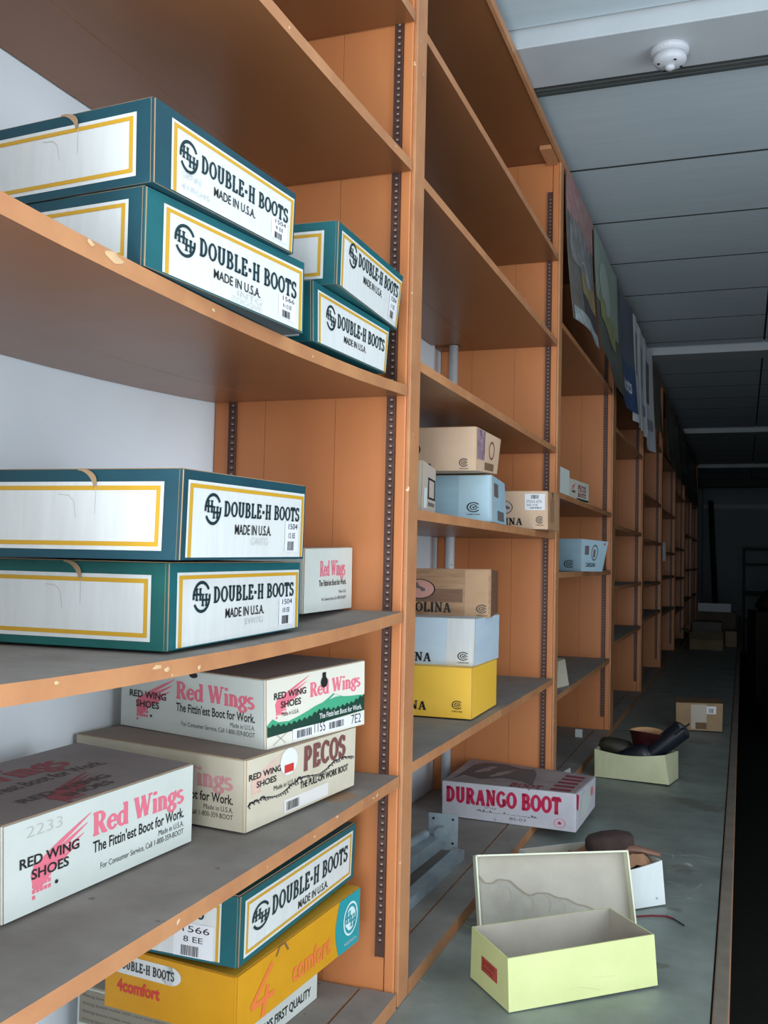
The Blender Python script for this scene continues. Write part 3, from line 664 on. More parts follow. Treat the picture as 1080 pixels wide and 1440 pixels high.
r_,a,f,t=carton('dh_e','bright teal boot box reading 1504 10 EE, lower of the two on the middle shelf',GA,TEAL,mat('green_teal_card',(16,96,92),.55,var=(12,82,78),scale=10),TEAL)
hh_panel(a,r_,ty=(.505,.705),stk=('1504','10 EE'),seed=11,l=.05); ff_panel(f,r_); notch(f,.60,r_); scrawl(a,r_,.52,.66,.18,.26,'EWITG')
r_,a,f,t=carton('dh_f','dark teal boot box reading 1504 12 EE, upper of the two on the middle shelf',GA,TEAL_DARK,TEAL_DARK,TEAL_DARK)
hh_panel(a,r_,ty=(.51,.69),stk=('1504','12 EE'),seed=13,l=.035,bot=.03); ff_panel(f,r_); notch(f,.63,r_); scrawl(a,r_,.50,.64,.18,.27,'GWITG')
r_,a,f,t=carton('dh_k','teal boot box standing on the ochre box on the bottom board, long label outward',GA,TEAL,TEAL,TEAL)
a.put('label_panel',rect(6),.035,.965,.08,.90,.0004,WHITE,r_); a.put('gold_border',frame('ltrb',.014,.06),.048,.952,.12,.86,.0008,GOLD,r_)
a.put('emblem',emblem_dh(),.085,.215,.34,.74,.0012,DTEALINK,r_); a.put('lettering',slab('DOUBLE-H BOOTS',.215,.12,.045),.235,.915,.42,.70,.0012,DTEALINK,r_)
a.put('lettering',sans('MADE IN U.S.A.',.01),.45,.72,.20,.33,.0012,INK,r_)
f.put('label_panel',rect(6),.06,.90,.04,.88,.0004,WHITE,r_); f.put('gold_border',frame('ltr',.02,.055),.075,.89,.04,.845,.0008,GOLD,r_)
f.put('lettering',slab('DOUBLE-H BOOTS',.215,.12,.045),.12,.80,.60,.80,.0012,DTEALINK,r_); sticker(f,.62,.86,.04,.52,'1566','8 EE',r_,17)

GB='off-white boot boxes with pink lettering'
def rw_side(F,root,x0=0,wg=True,pink=PINK,top=False,o=.0004):
    L=lambda a: a
    if wg:
        F.put('wing_emblem',wing(),.10,.40,.14,.86,o,pink,root)
        F.put('lettering',sans('RED WING',.02),.07,.34,.49,.60,o+.0005,INK,root); F.put('lettering',sans('SHOES',.02),.12,.29,.34,.45,o+.0005,INK,root)
        F.put('mark',disc(10,.5),.225,.24,.20,.245,o+.0005,INK,root)
    F.put('lettering',slab('Red Wings',.235,.11,-.01),.41,.94,.56,.82,o,pink,root)
    F.put('lettering',sans("The Fittin'est Boot for Work.",.018),.41,.94,.36,.50,o,INK,root)
    F.put('lettering',sans("Made in U.S.A."),.78,.94,.25,.32,o,INK,root)
    F.put('lettering',sans("For Consumer Service, Call 1-800-359-BOOT"),.45,.94,.14,.22,o,INK,root)
r_,a,f,t=carton('rw_g','off-white boot box with pink lettering beyond the two teal boxes on the middle shelf',GB,RWHITE,RWHITE,RTOP)
a.put('lettering',slab('Red Wings',.235,.11,-.01),.30,.84,.56,.80,.0004,PINK,r_); a.put('lettering',sans("The Fittin'est Boot for Work.",.018),.28,.86,.40,.50,.0004,INK,r_); a.put('lettering',sans("For Consumer Service, Call 1-800-359-BOOT"),.34,.86,.16,.22,.0004,INK,r_); a.put('lettering',sans("Made in U.S.A."),.7,.86,.27,.32,.0004,INK,r_)
r_,a,f,t=carton('rw_h','off-white boot box with printed dusty top, leftmost at lower left in front of the others',GB,RWHITE,RWHITE,RTOP)
rw_side(a,r_)
a.put('pencil_note',sans('2233',-.012),.10,.26,.80,.92,.0006,PENCIL,r_)
t.put('lettering',slab('Red Wings',.235,.11,-.01),-.0+.02,.72,.62,.86,.0004,mat('dusty_pink_ink',(164,92,100),.8),r_)
t.put('lettering',sans("The Fittin'est Boot for Work.",.018),.02,.80,.44,.56,.0004,DSHADE,r_)
t.put('wing_emblem',wing(),.28,.66,.02,.42,.0004,mat('dusty_pink_ink',(164,92,100),.8),r_); t.put('lettering',sans('RED WING',.02),.22,.66,.20,.28,.0009,DSHADE,r_); t.put('lettering',sans('SHOES',.02),.36,.60,.09,.17,.0009,DSHADE,r_)
r_,a,f,t=carton('pecos','cream boot box with brown arched lettering and a round red-dot sticker, below the mountain-print box',GB,CREAM,CREAM,mat('dusty_cream_top',(150,138,128),.8,var=(136,124,114),scale=9))
rw_side(f,r_,pink=PINKD,wg=False)
a.put('wing_emblem',wing(),.02,.30,.46,.98,.0004,mat('pale_wing_ink',(222,186,170),.6),r_)
a.put('lettering',sans('RED WING',.02),.02,.28,.70,.79,.0009,INK,r_); a.put('lettering',sans('SHOES',.02),.08,.24,.57,.66,.0009,INK,r_); a.put('lettering',sans('Made in U.S.A.'),.22,.42,.44,.51,.0009,INK,r_)
a.put('lettering',slab('PECOS',.30,.18,.06),.48,.89,.58,.93,.0009,BROWNINK,r_)
rd=random.Random(8); pts=[(i/52,.10+.46*(i/52)+.22*(.5+.5*math.sin(i*.31+.5))*(.6+.6*rd.random())) for i in range(53)]
a.put('mountain_drawing',stroke(pts,.022),.02,.97,.26,.70,.0006,INK,r_); a.put('mountain_drawing',merge(*[(stroke([(p[0],p[1]),(p[0]+.012,p[1]-.05-.10*rd.random())],.012),(0,1,0,1)) for p in pts]),.02,.97,.26,.70,.0006,DSHADE,r_)
a.put('lettering',sans('THE PULL-ON WORK BOOT',.02),.45,.92,.31,.42,.0009,INK,r_)
a.put('sticker',rect(2),.31,.72,.04,.24,.0006,mat('label_white',(226,222,218),.5),r_); a.put('barcode',bars(10,4),.33,.44,.07,.20,.001,INK,r_)
a.put('round_sticker',disc(26),.27,.42,.60,1.0,.0011,mat('sticker_paper',(232,232,236),.45),r_); a.put('red_spot',rect(1),.305,.385,.64,.76,.0015,REDINK,r_)
r_,a,f,t=carton('rw_j','off-white boot box with green mountain print and black thumb hole, on the cream box',GB,mat('warm_white_card',(228,224,210),.55),RWHITE,RTOP)
rw_side(f,r_)
a.put('wing_emblem',wing(),.06,.40,.42,.96,.0004,PINK,r_)
a.put('lettering',sans('RED WING',.02),.07,.37,.69,.79,.0009,INK,r_); a.put('lettering',sans('SHOES',.02),.13,.32,.55,.65,.0009,INK,r_); a.put('lettering',sans('Made in U.S.A.'),.14,.30,.43,.49,.0009,INK,r_)
a.put('lettering',slab('Red Wings',.235,.11,-.01),.41,.95,.62,.83,.0004,PINK,r_)
def strip(top,bot):
    v=[];f=[]
    for (x,y),(x2,y2) in zip(top,bot): v+=[(x,y),(x2,y2)]
    for i in range(len(top)-1): f.append((2*i,2*i+1,2*i+3,2*i+2))
    return v,f
hx=[(0,.34),(.05,.42),(.1,.36),(.2,.34),(.3,.38),(.38,.42),(.46,.47),(.54,.50),(.60,.55),(.65,.60),(.70,.56),(.76,.52),(.84,.50),(.92,.49),(1,.47)]
a.put('green_mountains',strip(hx,[(x,.20+.04*x) for x,y in hx]),.008,.992,0,1,.0005,GREEN,r_)
tp2=[(i/40,.27+.15*(i/40)+.05*max(0,math.sin(i*.33+1.0))+.022*(-1)**i) for i in range(41)]
a.put('dark_treeline',strip(tp2,[(x,.17+.06*x) for x,y in tp2]),.008,.992,0,1,.0009,DGREEN,r_)
a.put('snow_peak',poly([(0,0),(.5,1),(1,.2),(.6,.35)]),.60,.72,.52,.585,.0012,WHITE,r_)
a.put('lettering',sans("The Fittin'est Boot for Work.",.018),.50,.96,.26,.345,.0013,WHITE,r_)
a.put('sticker',rect(2),.24,.97,.04,.20,.0011,mat('sticker_paper',(232,232,236),.45),r_); a.put('barcode',bars(10,6),.28,.42,.06,.17,.0015,INK,r_); a.put('barcode',bars(10,8),.60,.76,.07,.17,.0015,INK,r_)
a.put('pencil_note',sans('1155',-.005),.45,.56,.07,.21,.0015,INK,r_); a.put('pencil_note',sans('7E2',-.005),.84,.95,.06,.20,.0015,INK,r_); a.put('pencil_note',stroke([(0,0),(1,1)],.03),.06,.20,.04,.20,.0015,DSHADE,r_); a.put('pencil_note',stroke([(0,1),(1,0)],.03),.08,.17,.04,.20,.0015,DSHADE,r_)
a.put('thumb_hole',merge((disc(18),(0,1,0,.72)),(rect(1),(.25,.75,.3,1))),.515,.585,.72,.95,.0012,INK,r_)
f.put('thumb_hole',disc(18),.50,.56,.90,.99,.0008,INK,r_)

# ochre box, its neighbour below
r_,a,f,t=carton('orange','ochre yellow boot box with teal end and orange script, under a teal box',None,OCHRE,OCHRE,mat('ochre_top',(196,150,40),.6),edge=mat('ochre_edge',(170,120,30),.6))
tv=[(.80,0),(.78,.3),(.765,.6),(.775,.85),(.80,1),(1,1),(1,0)]
n=8; L_=[(.80-.035*math.sin(i/n*3.14),i/n) for i in range(n+1)]
a.put('teal_end',strip(L_,[(.998,y) for x,y in L_]),0,1,0.0,.995,.0005,TEAL_BRIGHT,r_)
a.put('emblem_ring',disc(28,.5,.42),.835,.975,.24,.86,.0012,mat('pale_print',(214,236,236),.5),r_); a.put('emblem',disc(24,.36),.835,.975,.24,.86,.0009,mat('pale_print',(214,236,236),.5),r_); a.put('emblem',emblem_dh(),.845,.965,.28,.82,.0016,TEAL_BRIGHT,r_)
a.put('lettering',sans('MADE IN U.S.A.'),.85,.97,.10,.15,.0012,WHITE,r_)
SCR=mat('orange_script_ink',(232,120,60),.5)
a.put('lettering',merge((stroke([(.9,1),(.1,.35),(1,.35)],.12),(0,1,0,1)),(stroke([(.75,.6),(.55,0)],.14),(0,1,0,1))),.08,.26,.02,.82,.0008,SCR,r_)
a.put('lettering',sans('comfort',.03),.40,.72,.18,.56,.0008,SCR,r_)
a.put('lid_tab',stroke([(0,.2),(.25,1),(.7,1),(1,.0)],.12),.27,.36,.84,1.0,.001,KRAFT_DARK,r_)
f.put('white_oval',merge((rect(1),(.12,.88,0,1)),(disc(20),(0,.3,0,1)),(disc(20),(.7,1,0,1))),.04,.60,.60,.90,.0005,WHITE,r_)
f.put('lettering',slab('DOUBLE-H BOOTS',.215,.12,.045),.10,.55,.68,.83,.0011,INK,r_)
f.put('lettering',sans('4comfort',.035),.10,.44,.30,.52,.0006,REDINK,r_)
r_,a,f,t=carton('low_m','white boot box with dark green stripe lettered first quality, under the ochre box',None,RWHITE,RWHITE,RWHITE)
f.put('grey_note_panel',rect(1),.02,.8,.50,.97,.0005,mat('grey_note',(150,144,128),.7),r_)
for k in range(4): f.put('lettering',sans('fitting boots made with care and stitched',0),.05,.76,.53+.11*k,.58+.11*k,.0009,DSHADE,r_)
a.put('green_stripe',poly([(0,.42),(.86,.42),(.99,.66),(.99,.99),(0,.99)]),.01,1,0,1,.0005,DGREEN,r_)
a.put('lettering',slab('ALL',.17,.09,.05) if False else sans("ALWAYS FIRST QUALITY",.02),.36,.93,.10,.27,.0006,INK,r_)

# stencilled boxes in the second bay
GC='stencilled work boot boxes in the second bay'
def car(F,root,tx=(.12,.64),ty=(.10,.28),em=(.86,.95),ey=(.12,.30),ink=INK,ov=None,oy=(.38,.76)):
    F.put('lettering',slab('CAROLINA',.22,.11,.03),tx[0],tx[1],ty[0],ty[1],.0008,ink,root)
    F.put('emblem',emblem_c(),em[0],em[1],ey[0],ey[1],.0009,ink,root); F.put('lettering',sans('CAROLINA',.01),em[0],em[1],ey[0]-.06,ey[0]-.025,.0009,ink,root)
    if ov: F.put('oval_ring',disc(28,.5,.46),ov[0],ov[1],oy[0],oy[1],.001,ink,root)
def ovalfill(F,root,m_,oval=(.27,.52),oy=(.42,.84)):
    F.put('oval_picture',disc(28,.47),oval[0],oval[1],oy[0],oy[1],.0006,m_,root)
    F.put('boot_picture',poly([(0,.9),(.3,1),(.45,.6),(1,.3),(1,.05),(.7,0),(.55,.25),(.1,.4)]),oval[0]+.09,oval[0]+.19,.52,.72,.0012,DSHADE,root)
def cset(k,corn): BOX[k]=corn
r_,a,f,t=carton('car_n','tan stencilled box, highest of its shelf, resting on the pale blue box',GC,TAN,TAN,TAN)
car(f,r_,ty=(.02,.17),em=(.86,.94),ey=(.09,.28),ov=(.29,.53),oy=(.30,.70)); ovalfill(f,r_,mat('grey_picture',(176,160,160),.5),(.29,.53),(.30,.70))
a.put('picture_patch',rect(1),.02,.34,.28,.98,.0005,mat('violet_photo',(110,84,104),.4,var=(190,160,170),scale=60),r_); a.put('oval_ring',disc(20,.5,.40),.52,.76,.34,.82,.0006,BROWNINK,r_); a.put('small_print',rect(1),.36,.78,.05,.24,.0006,KRAFT_DARK,r_)
r_,a,f,t=carton('car_o','pale blue stencilled box standing on the shelf under the tan box',GC,PALEBLUE,PALEBLUE,PALEBLUE)
car(f,r_,tx=(-.42,.16),ty=(.08,.25),em=(.73,.88),ey=(.20,.42)); f.put('printed_plank',rect(1),.64,.98,.02,.98,.0003,mat('light_blue_card',(182,210,222),.55),r_)
a.put('lettering',rect(1),.12,.42,.56,.86,.0006,DSHADE,r_); a.put('small_print',rect(1),.35,.8,.06,.28,.0006,DSHADE,r_)
r_,a,f,t=carton('car_p','tan stencilled box with a white price label, right end of its shelf',GC,mat('dark_tan_card',(196,152,116),.6,var=(176,132,98),scale=10),TAN,TAN)
car(f,r_,tx=(.22,.74),ty=(.11,.29),em=(.88,.96),ey=(.15,.34),ov=(.42,.64),oy=(.38,.76)); ovalfill(f,r_,mat('pale_picture',(206,184,176),.5),(.42,.64),(.38,.76))
f.put('price_label',rect(1),.765,.975,.50,.93,.0012,mat('sticker_paper',(232,232,236),.45),r_); f.put('barcode',bars(9,3),.83,.91,.80,.90,.0016,INK,r_); f.put('lettering',sans('STOCK 6775',0),.785,.94,.69,.76,.0016,INK,r_); f.put('lettering',sans('SIZE 10 EE',0),.785,.90,.61,.66,.0016,INK,r_); f.put('barcode',bars(16,9),.82,.94,.54,.58,.0016,INK,r_)
a.put('torn_tab',poly([(.3,1),(.5,1),(.45,.7)]),0,1,0,1,.0006,KRAFT_DARK,r_); a.put('lettering',rect(1),.2,.55,.2,.8,.0006,mat('tan_print',(160,120,90),.6),r_)
r_,a,f,t=carton('car_r','wood-print stencilled box, topmost of the lower stack in the second bay',GC,WOODDARK,WOODPRINT,WOODPRINT)
f.put('printed_plank',rect(1),.02,.76,.30,.58,.0003,WOODDARK,r_); f.put('printed_plank',rect(1),.78,.985,.02,.985,.0004,mat('light_wood_print',(196,158,122),.6,var=(180,142,106),scale=10),r_)
car(f,r_,tx=(.13,.66),ty=(.09,.29),em=(.88,.98),ey=(.09,.27))
f.put('oval_ring',disc(28,.5,.46),.24,.52,.36,.78,.001,INK,r_); ovalfill(f,r_,mat('pink_picture',(206,150,136),.5),(.24,.52),(.36,.78))
r_,a,f,t=carton('car_s','blue-white stencilled box in the middle of the lower stack in the second bay',GC,BLUEWHITE,BLUEWHITE,BLUEWHITE)
car(f,r_,tx=(.10,.63),ty=(.08,.26),em=(.86,.96),ey=(.13,.31),ov=(.22,.46)); f.put('printed_plank',rect(1),.76,.99,.01,.99,.0003,WHITE,r_)
r_,a,f,t=carton('car_t','sunny yellow stencilled box at the bottom of the lower stack in the second bay',GC,SUNYELLOW,SUNYELLOW,SUNYELLOW)
car(f,r_,tx=(.09,.62),ty=(.13,.30),em=(.84,.93),ey=(.18,.35),ov=(.22,.42),oy=(.48,.80))
# small flat box standing on edge beside the pale blue box
BOX['car_q']=[[-.640,1.970,1.676],[-.655,2.120,1.676],[-.745,2.110,1.676],[-.730,1.960,1.676],[-.638,1.970,1.786],[-.655,2.120,1.780],[-.745,2.110,1.780],[-.728,1.960,1.786]]
r_,a,f,t=carton('car_q','narrow grey-tan box on edge squeezed between the upright and the pale blue box',GC,mat('grey_tan_card',(190,174,160),.6),CREAM,CREAM)
a.put('printed_window',frame('ltrb',.14,.10),.42,.96,.30,.74,.0006,INK,r_); a.put('label_panel',rect(1),.14,.34,.1,.5,.0006,WHITE,r_); a.put('lettering',rect(1),.45,.9,.16,.24,.0006,DSHADE,r_)

# third bay
BOX['car_v']=[[-.6064,3.95,1.541],[-.541,4.085,1.541],[-.706,4.165,1.541],[-.771,4.03,1.541],[-.6064,3.95,1.671],[-.519,4.102,1.664],[-.706,4.175,1.671],[-.771,4.03,1.671]]
r_,a,f,t=carton('car_v','pale blue box with a torn flaring end, alone on its shelf in the third bay',None,mat('grey_blue_card',(176,202,214),.55,var=(160,188,202),scale=8),PALEBLUE,PALEBLUE,lid=False)
f.put('emblem',emblem_c(),.56,.84,.10,.34,.0006,INK,r_); a.put('oval_ring',disc(22,.5,.40),.40,.66,.34,.86,.0006,DSHADE,r_); a.put('boot_picture',rect(1),.48,.56,.45,.7,.0007,DSHADE,r_)
a.put('lettering',rect(1),.14,.30,.52,.80,.0006,DSHADE,r_); a.put('lettering',sans('CAROLINA',.03),.20,.62,.14,.28,.0006,INK,r_); a.put('red_spot',disc(8),.84,.90,.86,.94,.0009,REDINK,r_)
BOX['u_rw']=[[-.632,3.80,1.820],[-.606,4.13,1.820],[-.80,4.15,1.820],[-.826,3.82,1.820],[-.632,3.80,1.902],[-.606,4.13,1.902],[-.80,4.15,1.902],[-.826,3.82,1.902]]
r_,a,f,t=carton('u_rw','small white box with red and black lettering and a green stripe in the third bay',None,mat('aged_white_card',(214,208,194),.6),RWHITE,RTOP)
a.put('lettering',slab('PECOS',.22,.14,.03),.42,.84,.50,.80,.0006,CRIMSOND,r_); a.put('lettering',slab('BOOTS',.22,.14,.03),.42,.84,.22,.44,.0006,CRIMSOND,r_); a.put('wing_emblem',wing(),.12,.30,.50,.86,.0006,PINK,r_); a.put('lettering',sans('SHOES',.03),.12,.28,.36,.48,.0009,INK,r_)
a.put('green_stripe',rect(1),.36,.98,.05,.15,.0006,DGREEN,r_)
BOX['u2']=[[-.628,3.50,1.820],[-.612,3.68,1.820],[-.76,3.70,1.820],[-.78,3.52,1.820],[-.628,3.50,1.925],[-.612,3.68,1.918],[-.76,3.70,1.918],[-.78,3.52,1.925]]
r_,a,f,t=carton('u2','plain off-white box half hidden by the upright, left of the small red-lettered box',None,RWHITE,RWHITE,RTOP)
r_,a,f,t=carton('w','small cream box on the low dusty shelf of the third bay, half behind the upright',None,CREAM,CREAM,CREAM,corners=[[-.64,3.60,1.115],[-.612,3.73,1.115],[-.76,3.76,1.115],[-.79,3.63,1.115],[-.63,3.60,1.215],[-.628,3.73,1.213],[-.76,3.76,1.213],[-.78,3.63,1.215]])

# counter: red-lettered box
r_,a,f,t=carton('durango','scuffed white box with crimson block lettering and a dusty grey top in the second bay',None,DWHITE,DWHITE,DTOP,edge=DWHITE)
f.put('lettering',slab('DURANGO BOOT',.30,.20,.05),.035,.90,.44,.86,.0006,CRIMSON,r_)
rd=random.Random(5)
sg=[(i/60+.012*math.sin(i*2.1),.45+.10*(rd.random()-.5)+(.42*(rd.random()-.3) if i%7 in (0,3) else 0)) for i in range(61)]
f.put('signature',stroke(sg,.018),.27,.72,.16,.36,.0006,DSHADE,r_); f.put('lettering',sans('STYLE',0),.33,.42,.34,.39,.0006,DSHADE,r_); f.put('lettering',sans('85-03',0),.52,.64,.11,.19,.0006,DSHADE,r_)
f.put('star_ring',disc(24,.5,.44),.845,.93,.07,.32,.0006,PINK,r_); f.put('star',star(),.865,.91,.13,.26,.0008,CRIMSON,r_)
bt=[(.06,.10),(.10,.55),(.30,.62),(.34,.92),(.52,.95),(.58,.55),(.70,.22),(.60,.08),(.42,.30),(.26,.06)]
t2=Face(t.c[3],t.c[0],t.c[1],t.c[2],.0012)
t2.put('boot_print',strip([(.05,.1),(.1,.3),(.25,.2),(.4,.35),(.55,.3),(.66,.14)],[(.08,.75),(.14,.9),(.3,.95),(.45,.86),(.54,.9),(.60,.66)]),0,1,0,1,.0005,DSHADE,r_)
t2.put('lettering',slab('BOOT',.24,.15,.03),.50,.74,.04,.20,.0006,CRIMSOND,r_)
t2.put('crimson_stripes',merge(*[(rect(1),(0,1,.0+k*.2,.12+k*.2)) for k in range(5)]),.80,.95,.06,.92,.0006,CRIMSOND,r_)
a.put('crimson_mark',poly([(0,1),(.12,.9),(.08,.5),(0,.6)]),0.02,1,0,1,.0006,CRIMSON,r_); a.put('torn_patch',poly([(.2,.2),(.3,.8),(.6,.9),(.8,.5),(.5,.15)]),0,1,0,1,.0006,RWHITE,r_); a.put('crimson_mark',disc(10),.72,.86,.5,.8,.0006,PINK,r_)
# kraft box further along
r_,a,f,t=carton('kraft','plain kraft box with a pale tape patch farther along the counter',None,KRAFT,KRAFT,KRAFT_DARK,corners=None)
a=f
BF=Face(*[Vector(BOX['kraft'][i]) for i in (0,1,5,4)],.0016)
BF.put('tape_patch',rect(1),.32,.66,.05,.95,.0005,mat('tape',(190,176,158),.3),r_); BF.put('sticker',rect(1),.66,.86,.62,.90,.0008,mat('sticker_paper',(232,232,236),.45),r_); BF.put('barcode',bars(6,2),.70,.80,.66,.82,.0012,INK,r_); BF.put('print_smudge',rect(1),.42,.66,.06,.30,.0008,KRAFT_DARK,r_)

# ---------------------------------------------------------- open boxes
def openbox(key,label,out,inn,rim,th=.003,name='open_shoe_box',dips={}):
    c=[Vector(p) for p in BOX[key]]; base=sum((c[i] for i in range(4)),Vector())/4; base.z=min(v.z for v in c)
    root=thing(name,base,label,'shoe box')
    cc=sum(c,Vector())/8
    B=c[:4]; T=c[4:]
    names=['front_wall','end_wall','back_wall','end_wall']
    for k in range(4):
        p,q=B[k],B[(k+1)%4]; pt,qt=T[k],T[(k+1)%4]
        n_=((q-p).cross(Vector((0,0,1)))).normalized()
        if n_.dot(cc-p)>0: n_=-n_
        mb=MB(); n=10; dip=dips.get(k,0)
        vs=[]
        for i in range(n+1):
            s_=i/n; lo=p.lerp(q,s_)+Vector((0,0,.0005)); hi=pt.lerp(qt,s_)-Vector((0,0,dip*math.sin(math.pi*s_)))
            bow=n_*(.006*math.sin(math.pi*s_)) if dip else Vector()
            vs+=[lo,hi+bow,hi+bow-n_*th,lo-n_*th]
        for i in range(n):
            a=4*i; b=a+4
            mb.add([vs[j] for j in (a,b,b+1,a+1)],[(0,1,2,3)],0); mb.add([vs[j] for j in (a+1,b+1,b+2,a+2)],[(0,1,2,3)],2); mb.add([vs[j] for j in (a+2,b+2,b+3,a+3)],[(0,1,2,3)],1)
        mb.add([vs[j] for j in (0,1,2,3)],[(0,1,2,3)],0); mb.add([vs[4*n+j] for j in (0,1,2,3)],[(0,1,2,3)],0)
        link(names[k],mb,[out,inn,rim],root)
    mb=MB(); ins=[v+(Vector((cc.x,cc.y,v.z))-v)*.02 for v in B]
    mb.hexa([v+Vector((0,0,.0006)) for v in ins]+[v+Vector((0,0,.003)) for v in ins]); link('bottom',mb,inn,root)
    FR=Face(c[0],c[1],c[5],c[4]); FF=Face(c[3],c[0],c[4],c[7])
    return root,FR,FF
r_,a,f=openbox('yellow','open empty pale yellow shoe box with small red print, nearest on the counter',LEMON,BOXGREY,LEMON)
f.put('red_print',rect(2),.30,.72,.34,.62,.0006,mat('faded_red_print',(192,84,66),.6,var=(160,66,54),scale=60),r_)
f.put('lettering',sans('SHOES',.02),.36,.66,.50,.58,.001,mat('dark_red_print',(130,44,38),.6),r_); f.put('lettering',sans('quality',.02),.36,.62,.39,.46,.001,mat('dark_red_print',(130,44,38),.6),r_)
CR=mat('crease_mark',(190,190,140),.7)
a.put('crease',stroke([(0,.9),(.3,1),(.6,.6),(1,0)],.04),.40,.60,.12,.24,.0005,CR,r_); a.put('crease',stroke([(0,1),(.4,.7),(1,.2)],.05),.55,.72,.32,.38,.0005,CR,r_)
r_,a,f=openbox('whitebox','open white shoe box holding brown tissue and a suede shoe, behind the leaning lid',mat('chalk_white_card',(222,228,228),.5),BOXGREY,mat('chalk_white_card',(222,228,228),.5),dips={0:.012})
a.put('grommet',disc(12),.90,.925,.14,.20,.0006,STEEL,r_)
r_,a,f=openbox('bootbox','open pale cream box overflowing with dark boots, in front of the third bay',mat('pale_cream_card',(222,222,184),.55,var=(206,206,166),scale=8),BOXGREY,LEMON,dips={3:.014})

# lid leaning against the white box
D1=Vector((math.cos(R(30)),math.sin(R(30)),0)); Nn=Vector((-math.sin(R(30)),math.cos(R(30)),0))
bl=Vector((-.556,2.182,ZC+.001))-Nn*.012; Lw=.368; up=(Vector((0,0,.150))+Nn*.050); uh=up.normalized(); bk=D1.cross(uh).normalized()
if bk.dot(Nn)<0: bk=-bk
lid=thing('box_lid',(-.40,2.28,ZC),'pale yellow shoe box lid leaning upright, water-stained grey inside facing out','box lid')
def lp(a,b,d): return bl+D1*(a*Lw)+uh*(b*.168)+bk*d
mb=MB(); n=6
mb.add([lp(i/n,j/n,0) for j in range(n+1) for i in range(n+1)],[(j*(n+1)+i,j*(n+1)+i+1,(j+1)*(n+1)+i+1,(j+1)*(n+1)+i) for j in range(n) for i in range(n)],1)
mb.add([lp(i/n,j/n,.003) for j in range(n+1) for i in range(n+1)],[(j*(n+1)+i,(j+1)*(n+1)+i,(j+1)*(n+1)+i+1,j*(n+1)+i+1) for j in range(n) for i in range(n)],0)
link('panel',mb,[LEMON,BOXGREY],lid)
for nm,(q0,q1) in (('rim',((0,0),(1,0))),('rim',((1,0),(1,1))),('rim',((1,1),(0,1))),('rim',((0,1),(0,0)))):
    mb=MB(); e0=.004/Lw
    d=Vector((q1[0]-q0[0],q1[1]-q0[1])); nn_=Vector((-d.y,d.x))
    ix,iy=nn_.x*.010,nn_.y*.022
    a0=(q0[0],q0[1]); a1=(q1[0],q1[1]); 
    c_=[lp(a0[0],a0[1],.003),lp(a1[0],a1[1],.003),lp(a1[0]+ix,a1[1]+iy,.003),lp(a0[0]+ix,a0[1]+iy,.003),lp(a0[0],a0[1],-.022),lp(a1[0],a1[1],-.022),lp(a1[0]+ix,a1[1]+iy,-.022),lp(a0[0]+ix,a0[1]+iy,-.022)]
    mb.hexa(c_,0); link(nm,mb,[mat('pale_rim',(228,230,206),.6)],lid)
LF=Face(lp(0,0,-.0005),lp(1,0,-.0005),lp(1,1,-.0005),lp(0,1,-.0005),.0); 
if LF.n.dot(bk)>0: LF.n=-LF.n
st=[(.02,.74),(.06,.64),(.11,.63),(.15,.68),(.22,.66),(.27,.56),(.32,.48),(.35,.46),(.40,.49),(.46,.48),(.52,.42),(.58,.40),(.64,.33),(.70,.30),(.76,.24),(.84,.20)]
LF.put('water_stain',strip(st,[(x,.02) for x,y in st]),0,1,0,1,.0003,mat('stained_liner',(170,165,154),.75,var=(154,149,138),scale=22),lid)
LF.put('tide_mark',stroke(st,.022),0,1,0,1,.0006,mat('tide_line',(146,137,122),.8),lid)
for k,(x,y) in enumerate(((.22,.55),(.36,.42),(.47,.42),(.56,.34))):
    LF.put('tide_mark',stroke([(x-.03,y+.04),(x,y),(x+.005,y-.10),(x-.01,y-.18)],.012),0,1,0,1,.0006,mat('tide_line_faint',(158,151,139),.8),lid)

